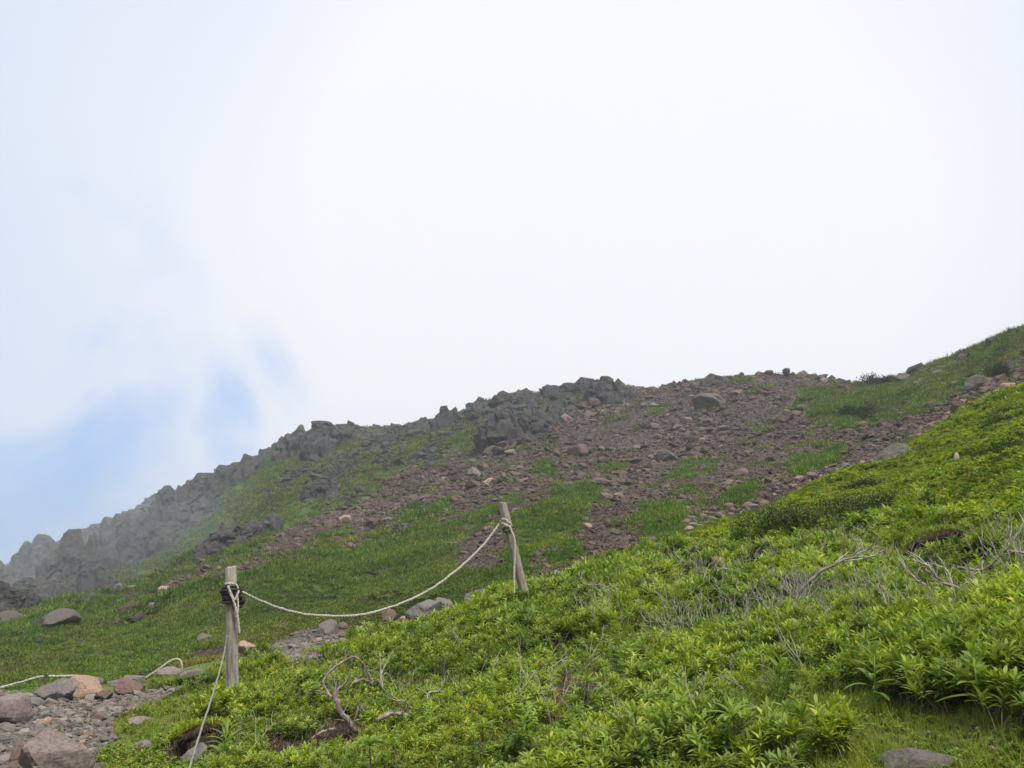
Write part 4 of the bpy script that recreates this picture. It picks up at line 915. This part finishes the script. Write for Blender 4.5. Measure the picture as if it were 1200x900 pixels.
branch('dead_branch', 'short forked pale branch left of the long forked dead branch', [([(905,648,0),(900,634,0),(892,640,0),(884,650,0)], .006, .003),([(838,672,0),(846,666,0),(856,668,0)], .006, .003),([(962,655,0),(964,640,0),(968,632,0)], .005, .003)], 'twig', px_r=RD)
_, RD = ground(730, 705); RD -= .5
branch('dead_branch', 'thin curved dead stem poking out of the shrubs right of the leaning post', [([(678,672,0),(684,684,0),(705,686,0),(722,694,0)], .006, .004),([(680,682,0),(682,672,0)], .004, .003)], 'twig', px_r=RD)
_, RD = ground(570, 815); RD -= .3
branch('dead_branch', 'grey forked twigs in the shrubs below the brown clearing edge', [([(548,812,0),(560,800,0),(580,798,0)], .008, .004),([(545,832,0),(542,818,0),(540,810,0)], .01, .006),([(500,822,0),(503,812,0),(520,810,0)], .006, .004),([(448,808,0),(447,790,0),(445,765,0)], .005, .003),([(447,790,0),(452,778,0)], .004, .002),([(580,798,0),(578,780,0),(588,760,0)], .004, .002)], 'twig', px_r=RD)

# pale stump on the upper bank
p, r = ground(1124, 552); s = scale_at(p); p.z += 6*s; b = MB(); b.add(*tube([(0, 0, -3*s), (0, 0, 5*s), (-.5*s, 0, 11*s), (-.3*s, 0, 15*s)], [3.4*s, 3.2*s, 3*s, 1.6*s], 9, .07, 2))
b.add(*tube([(0, 0, 2*s), (4*s, 0, 0), (8*s, -1*s, -3*s)], [1.6*s, 1.3*s, .8*s], 6, .05, 3)); o = link('tree_stump', b.mesh('tree_stump', M['twig']), loc=p); tag(o, 'small pale weathered stump standing in the grass of the upper right bank', 'stump')

# peat overhang: a sod of roots over a hollow
def peat(px, py, w, h, label, seed):
    p, r = ground(px, py); s = scale_at(p); g = random.Random(seed); p = p - Vector((p.x, p.y, 0)).normalized()*.2*w*s + Vector((0, 0, .1*h*s)); e = link('peat_overhang', None, loc=p, rot=(0, 0, -math.atan2(p.x, p.y))); tag(e, label, 'peat bank')
    W, Hh = w*s, h*s; b = MB(); n = 26; m_ = 8; V = []
    for i in range(n+1):
        a = math.pi*i/n
        for j in range(m_):
            q = j/(m_-1)*2*math.pi; rad = .17*W*(.6+.4*math.sin(a)); cx, cz = -math.cos(a)*W*.5, (max(0, math.sin(a))**.8)*Hh*(.82+.12*math.sin(3.1*a+seed)+g.uniform(-.03, .03))
            V.append((cx+rad*.4*math.cos(q)*-math.cos(a)+g.uniform(-.02, .02)*W, math.sin(q)*rad*1.5+.1*W, cz+rad*math.cos(q)*.55*math.sin(a)+g.uniform(-.015, .015)*W))
    F = [(i*m_+j, i*m_+(j+1) % m_, (i+1)*m_+(j+1) % m_, (i+1)*m_+j) for i in range(n) for j in range(m_)]
    b.add(V, F); link('sod', b.mesh('sod', M['peat']), e); rb = MB()
    for k in range(46):
        a = g.uniform(.1, .9)*math.pi; x0, z0 = -math.cos(a)*W*.5, max(0, math.sin(a))**.8*Hh*.82; y0 = g.uniform(-.25, -.05)*W
        rb.add(*tube([(x0, y0, z0+.03*W), (x0+g.uniform(-.06, .06)*W, y0-.03*W, z0-.1*Hh), (x0+g.uniform(-.2, .2)*W, y0+.02*W, z0-g.uniform(.12, .6)*Hh)], [.0035*W, .003*W, .0015*W], 3, cap=False))
    mo = MB()
    for k in range(240):
        a = g.uniform(.06, .94)*math.pi; x0, z0 = -math.cos(a)*W*.53, (max(0, math.sin(a))**.8)*Hh*.93; y0 = g.uniform(-.12, .35)*W
        for q in range(4): mo.add(*leaf(.05*g.uniform(.5, 1.2), .008, .5, .2, 2, g.uniform(0, 6.28), g.uniform(.3, 1.3), (x0+g.uniform(-.02, .02), y0+g.uniform(-.02, .02), z0+.015)))
    o = link('mossy_cap', mo.mesh('mossy_cap', M['grass_near']), e); o['kind'] = 'stuff'
    o = link('root_fringe', rb.mesh('root_fringe', M['twig_brown']), e); o['kind'] = 'stuff'
M['peat'] = plain('dark_peat', (.05,.032,.022), .95, .5, 14)
peat(1107, 668, 78, 42, 'dark brown arched peat overhang with hanging roots above a rock on the right', 1)
peat(240, 885, 76, 30, 'dark peat edge with mossy top at the lower left beside the guy rope', 2)
# dead leaves and rootlets on the bare soil patches
LT = [tuft(200+k, 9, .05, .05, .006, 'straw', 1.6, 2) for k in range(3)] + [dead_twigs(210+k, 1, .1, 'twig_brown') for k in range(3)]
x, y, z, r, g = sample(34000, -32, 34, 3, 17, 19); zz = zones(x, y, z); keep = (zz['soil'] > .12) & (g.random(len(x)) < .8)
x, y, z = x[keep], y[keep], z[keep]; n = len(x)
scatter('soil_litter', 'dead rootlets and dry leaves on the bare dark soil', 'litter', np.stack([x, y, z], 1), np.stack([g.uniform(-.9, .9, n), g.uniform(-.9, .9, n), g.uniform(0, 6.28, n)], 1), np.repeat(g.uniform(.5, 1.3, n)[:, None], 3, 1), g.integers(0, 6, n), LT)

# ------------------------------------------------------------------ POSTS AND ROPES
def post_mesh(L_, r0, r1, seed):
    n, m_ = 40, 20; g = np.random.default_rng(seed); a = np.arange(m_)/m_*2*math.pi
    crack = {int(g.integers(m_)): g.uniform(.1, .22) for _ in range(7)}; V = []
    for i in range(n+1):
        t = i/n; R = r0+(r1-r0)*t
        for j in range(m_):
            q = R*(1+.035*noise2(j*.9, t*3, seed)*2+.02*noise2(j*2.3, t*14, seed+1)-crack.get(j, 0)*(.5+.5*math.sin(t*9+j)))
            V.append((q*math.cos(a[j])+.004*math.sin(t*5), q*math.sin(a[j]), t*L_+(.012*noise2(j*.5, 3, seed) if i == n else 0)))
    F = [(i*m_+j, i*m_+(j+1) % m_, (i+1)*m_+(j+1) % m_, (i+1)*m_+j) for i in range(n) for j in range(m_)]
    b = MB(); b.add(V, F); top = [(v[0]*.8, v[1]*.8, v[2]+.006) for v in V[-m_:]]; c = len(V)-m_
    b.add(V[-m_:]+top, [(j, (j+1) % m_, m_+(j+1) % m_, m_+j) for j in range(m_)]); b.add(top+[(0, 0, L_+.004)], [(j, (j+1) % m_, m_) for j in range(m_)])
    return b.mesh('shaft', None or M['post'], True)
def make_post(base, top, r0, r1, seed, label, mk):
    d = top-base; e = link('wooden_post', None, loc=base); e.rotation_mode = 'QUATERNION'; e.rotation_quaternion = d.to_track_quat('Z', 'Y'); tag(e, label, 'post')
    me = post_mesh(d.length+.35, r0, r1, seed); me.materials.clear(); me.materials.append(M[mk]); link('shaft', me, e, loc=(0, 0, -.35)); return e, d.length
RL, RR = 6.0, 7.6
b0 = at(272, 812, RL); t0 = at(270.5, 665, RL); gz = float(H(b0.x, b0.y)[0]); print('left post foot', b0, gz)
b1 = at(615, 697, RR); t1 = at(588.5, 590, RR+.05); print('right post foot', b1, float(H(b1.x, b1.y)[0]))
pL, lenL = make_post(b0, t0, .042, .036, 3, 'upright grey weathered post with a black binding and rope knot, left of the two', 'post')
pR, lenR = make_post(b1, t1, .042, .039, 4, 'leaning brown-grey post on the crest with a rope tail hanging from it', 'post2')
def ring(z, R, r, n=22, tilt=.0, ph=0): return [Vector((R*math.cos(a+ph), R*math.sin(a+ph), z+tilt*math.cos(a))) for a in np.linspace(0, 2*math.pi, n)]
b = MB(); g = random.Random(9); zb = lenL*(1-.22)
for k in range(9): b.add(*tube(ring(zb-.045+k*.011+g.uniform(-.004, .004), .05+g.uniform(0, .016), .008, tilt=g.uniform(-.014, .014)), .0085, 6, .1, k))
for k in range(7):
    a = 2.2+g.uniform(-1.1, 1.1)*1.2; c = Vector((.058*math.cos(a), .058*math.sin(a), zb-.02+g.uniform(-.04, .03)))
    b.add(*tube([c, c+Vector((.03*math.cos(a), .03*math.sin(a), .012)), c+Vector((.022*math.cos(a)+.01, .022*math.sin(a), -.024)), c+Vector((-.004, 0, -.03))], .007, 5, .1, k))
o = link('binding', b.mesh('binding', M['binding']), pL); o['label'] = 'black cord binding wound round the post'
b = MB(); b.add(*tube(ring(lenR*.72, .050, .01, tilt=.012), .010, 6)); b.add(*tube(ring(lenR*.72-.018, .049, .01, tilt=-.01), .009, 6)); o = link('binding', b.mesh('binding', M['twig_brown']), pR)

def rope_geo(b, pts, R, twist=34., n=None):
    P = [Vector(p) for p in pts]; L_ = sum((P[i+1]-P[i]).length for i in range(len(P)-1)); n = n or max(8, int(L_/(R*1.3)))
    cum = np.r_[0, np.cumsum([(P[i+1]-P[i]).length for i in range(len(P)-1)])]; s = np.linspace(0, L_, n); A = np.array([p[:] for p in P])
    Q = np.stack([np.interp(s, cum, A[:, k]) for k in range(3)], 1); T = np.gradient(Q, axis=0); T /= np.linalg.norm(T, axis=1)[:, None]
    u = np.cross(T, [0.05, .1, 1.]); u /= np.linalg.norm(u, axis=1)[:, None]+1e-9; w = np.cross(T, u)
    for k in range(3):
        a = s*2*math.pi/(R*9)+k*2.094; C_ = Q+(np.cos(a)[:, None]*u+np.sin(a)[:, None]*w)*R*.5; b.add(*tube(C_, R*.58, 5))
def rope(name, label, pts, R, mk='rope', extra=()):
    P = smooth_path(pts, 12); gk = random.Random(3); P = [p+Vector((gk.uniform(-1, 1), gk.uniform(-1, 1), gk.uniform(-1, 1)))*R*.22 for p in P]; c = P[0].copy(); b = MB(); rope_geo(b, [p-c for p in P], R); o = link(name, b.mesh(name, M[mk]), loc=c); tag(o, label, 'rope')
    for nm, q, rr in extra:
        bb = MB(); rope_geo(bb, [p-c for p in smooth_path(q, 8)], rr); link(nm, bb.mesh(nm, M[mk]), o)
    return o
RPX = [(280,692),(300,702),(325,712),(352,719),(385,722),(420,721),(450,714),(480,703),(510,687),(540,664),(565,640),(586,613)]
def rdep(px): return RL-.05+(RR-RL)*(px-272)/(590-272)
main = [at(a, b_, rdep(a)) for a, b_ in RPX]
def on(px, py, dr=-.06): return at(px, py, RL+dr)
rope('rope', 'white twisted rope hanging in a deep curve between the two posts', main, .0095, 'rope', [
  ('knot', [on(264,685,.0), on(266,684), on(272,684,-.065), on(278,687,-.05), on(278,698,-.045), on(274,702,-.06), on(270,694,-.07), on(267,686,-.065), on(271,698,-.07), on(275,703,-.07), on(280,692,-.06)], .008),
  ('knot', [at(586,612,RR-.08), at(590,608,RR-.1), at(597,613,RR-.08), at(599,618,RR-.05), at(594,616,RR-.1), at(587,612,RR-.08)], .011),
  ('rope_tail', [on(273,702,-.07), on(276,712,-.07), on(279,727,-.065), on(280.5,743,-.06)], .008),
  ('rope_tail', [on(278,697,-.055), on(279,712,-.06), on(277,724,-.07)], .007),
  ('rope_tail', [at(597,616,RR-.08), at(600,624,RR-.08), at(603,635,RR-.07), at(603,655,RR-.06), at(602.5,672,RR-.06), at(602.5,696,RR-.06)], .010)])
rope('guy_rope', 'thin greyish green rope running down from the left post to the bottom edge', [on(266,745,-.05), on(262,768,-.1), on(255,795,-.35), on(246,825,-.75), on(237,852,-1.05), on(229,878,-1.35), on(221,905,-1.62), on(216,935,-1.8)], .006, 'rope_green')
rf = 8.45
rope('low_rope', 'low white rope running over a small iron stake at the left edge', [at(-60,819,rf), at(-20,811,rf), at(0,806,rf), at(22,800,rf), at(48,793,rf), at(70,792.5,rf), at(90,792,rf), at(103,795,rf)], .0095)
rope('low_rope', 'curled low rope arching over the pinkish boulder at the end of the path edge', [at(171,794,rf-.2), at(182,787,rf-.2), at(193,779,rf-.2), at(203,773,rf-.2), at(210,773,rf-.2), at(213,779,rf-.2), at(213,788,rf-.2)], .0095)
p = at(50, 818, rf); b = MB(); hgt = (at(50, 791, rf)-p).z; b.add(*tube([(0, 0, -.15), (0, 0, hgt*.5), (.003, 0, hgt)], .008, 6)); b.add(*tube(ring(hgt, .016, .004, 12), .005, 5)); o = link('iron_stake', b.mesh('iron_stake', M['iron']), loc=p); tag(o, 'short thin dark iron stake holding up the low rope at the left', 'stake')

# ------------------------------------------------------------------ HAZE
def haze():
    x0, x1, y0, y1, z0, z1 = -3600, 3600, -3600, 3600, -420, 62
    V = [(x0,y0,z0),(x1,y0,z0),(x1,y1,z0),(x0,y1,z0),(x0,y0,z1),(x1,y0,z1),(x1,y1,z1),(x0,y1,z1)]
    F = [(3,2,1,0),(4,5,6,7),(0,1,5,4),(1,2,6,5),(2,3,7,6),(3,0,4,7)]
    m = bpy.data.materials.new('haze'); m.use_nodes = True; t = m.node_tree; t.nodes.clear(); o_ = N(t, 'ShaderNodeOutputMaterial')
    v = N(t, 'ShaderNodeVolumePrincipled', inp={'Color': (.9,.94,1,1), 'Density': HAZE_D, 'Anisotropy': .3}); L(t, v.outputs[0], o_.inputs['Volume'])
    o = link('haze', mesh_np('haze', V, F, False, m)); tag(o, 'thin pale mist lying over the whole mountainside', 'mist', kind='stuff')
HAZE_D = .0013
haze()
def mist(px, py, r, rx, ry, rz, dens, label, seed):
    c = at(px, py, r); D, F = ico(4); V = D*(1+.28*fbm3(D, 1.6, 3, seed))[:, None]*np.array([rx, ry, rz])
    m = bpy.data.materials.new('mist'); m.use_nodes = True; t = m.node_tree; t.nodes.clear(); o_ = N(t, 'ShaderNodeOutputMaterial')
    v = N(t, 'ShaderNodeVolumePrincipled', inp={'Color': (.92,.95,1,1), 'Density': dens, 'Anisotropy': .3}); L(t, v.outputs[0], o_.inputs['Volume'])
    o = link('drifting_mist', mesh_np('drifting_mist', V, F, True, m), loc=c, rot=(0, 0, -math.atan2(c.x, c.y))); tag(o, label, 'mist', kind='stuff')
mist(15, 655, 84, 26, 22, 10, .0028, 'thin cloud drifting over the far left end of the ridge', 3)
mist(-15, 672, 76, 22, 18, 8, .0036, 'thicker low cloud at the very left end of the ridge', 5)
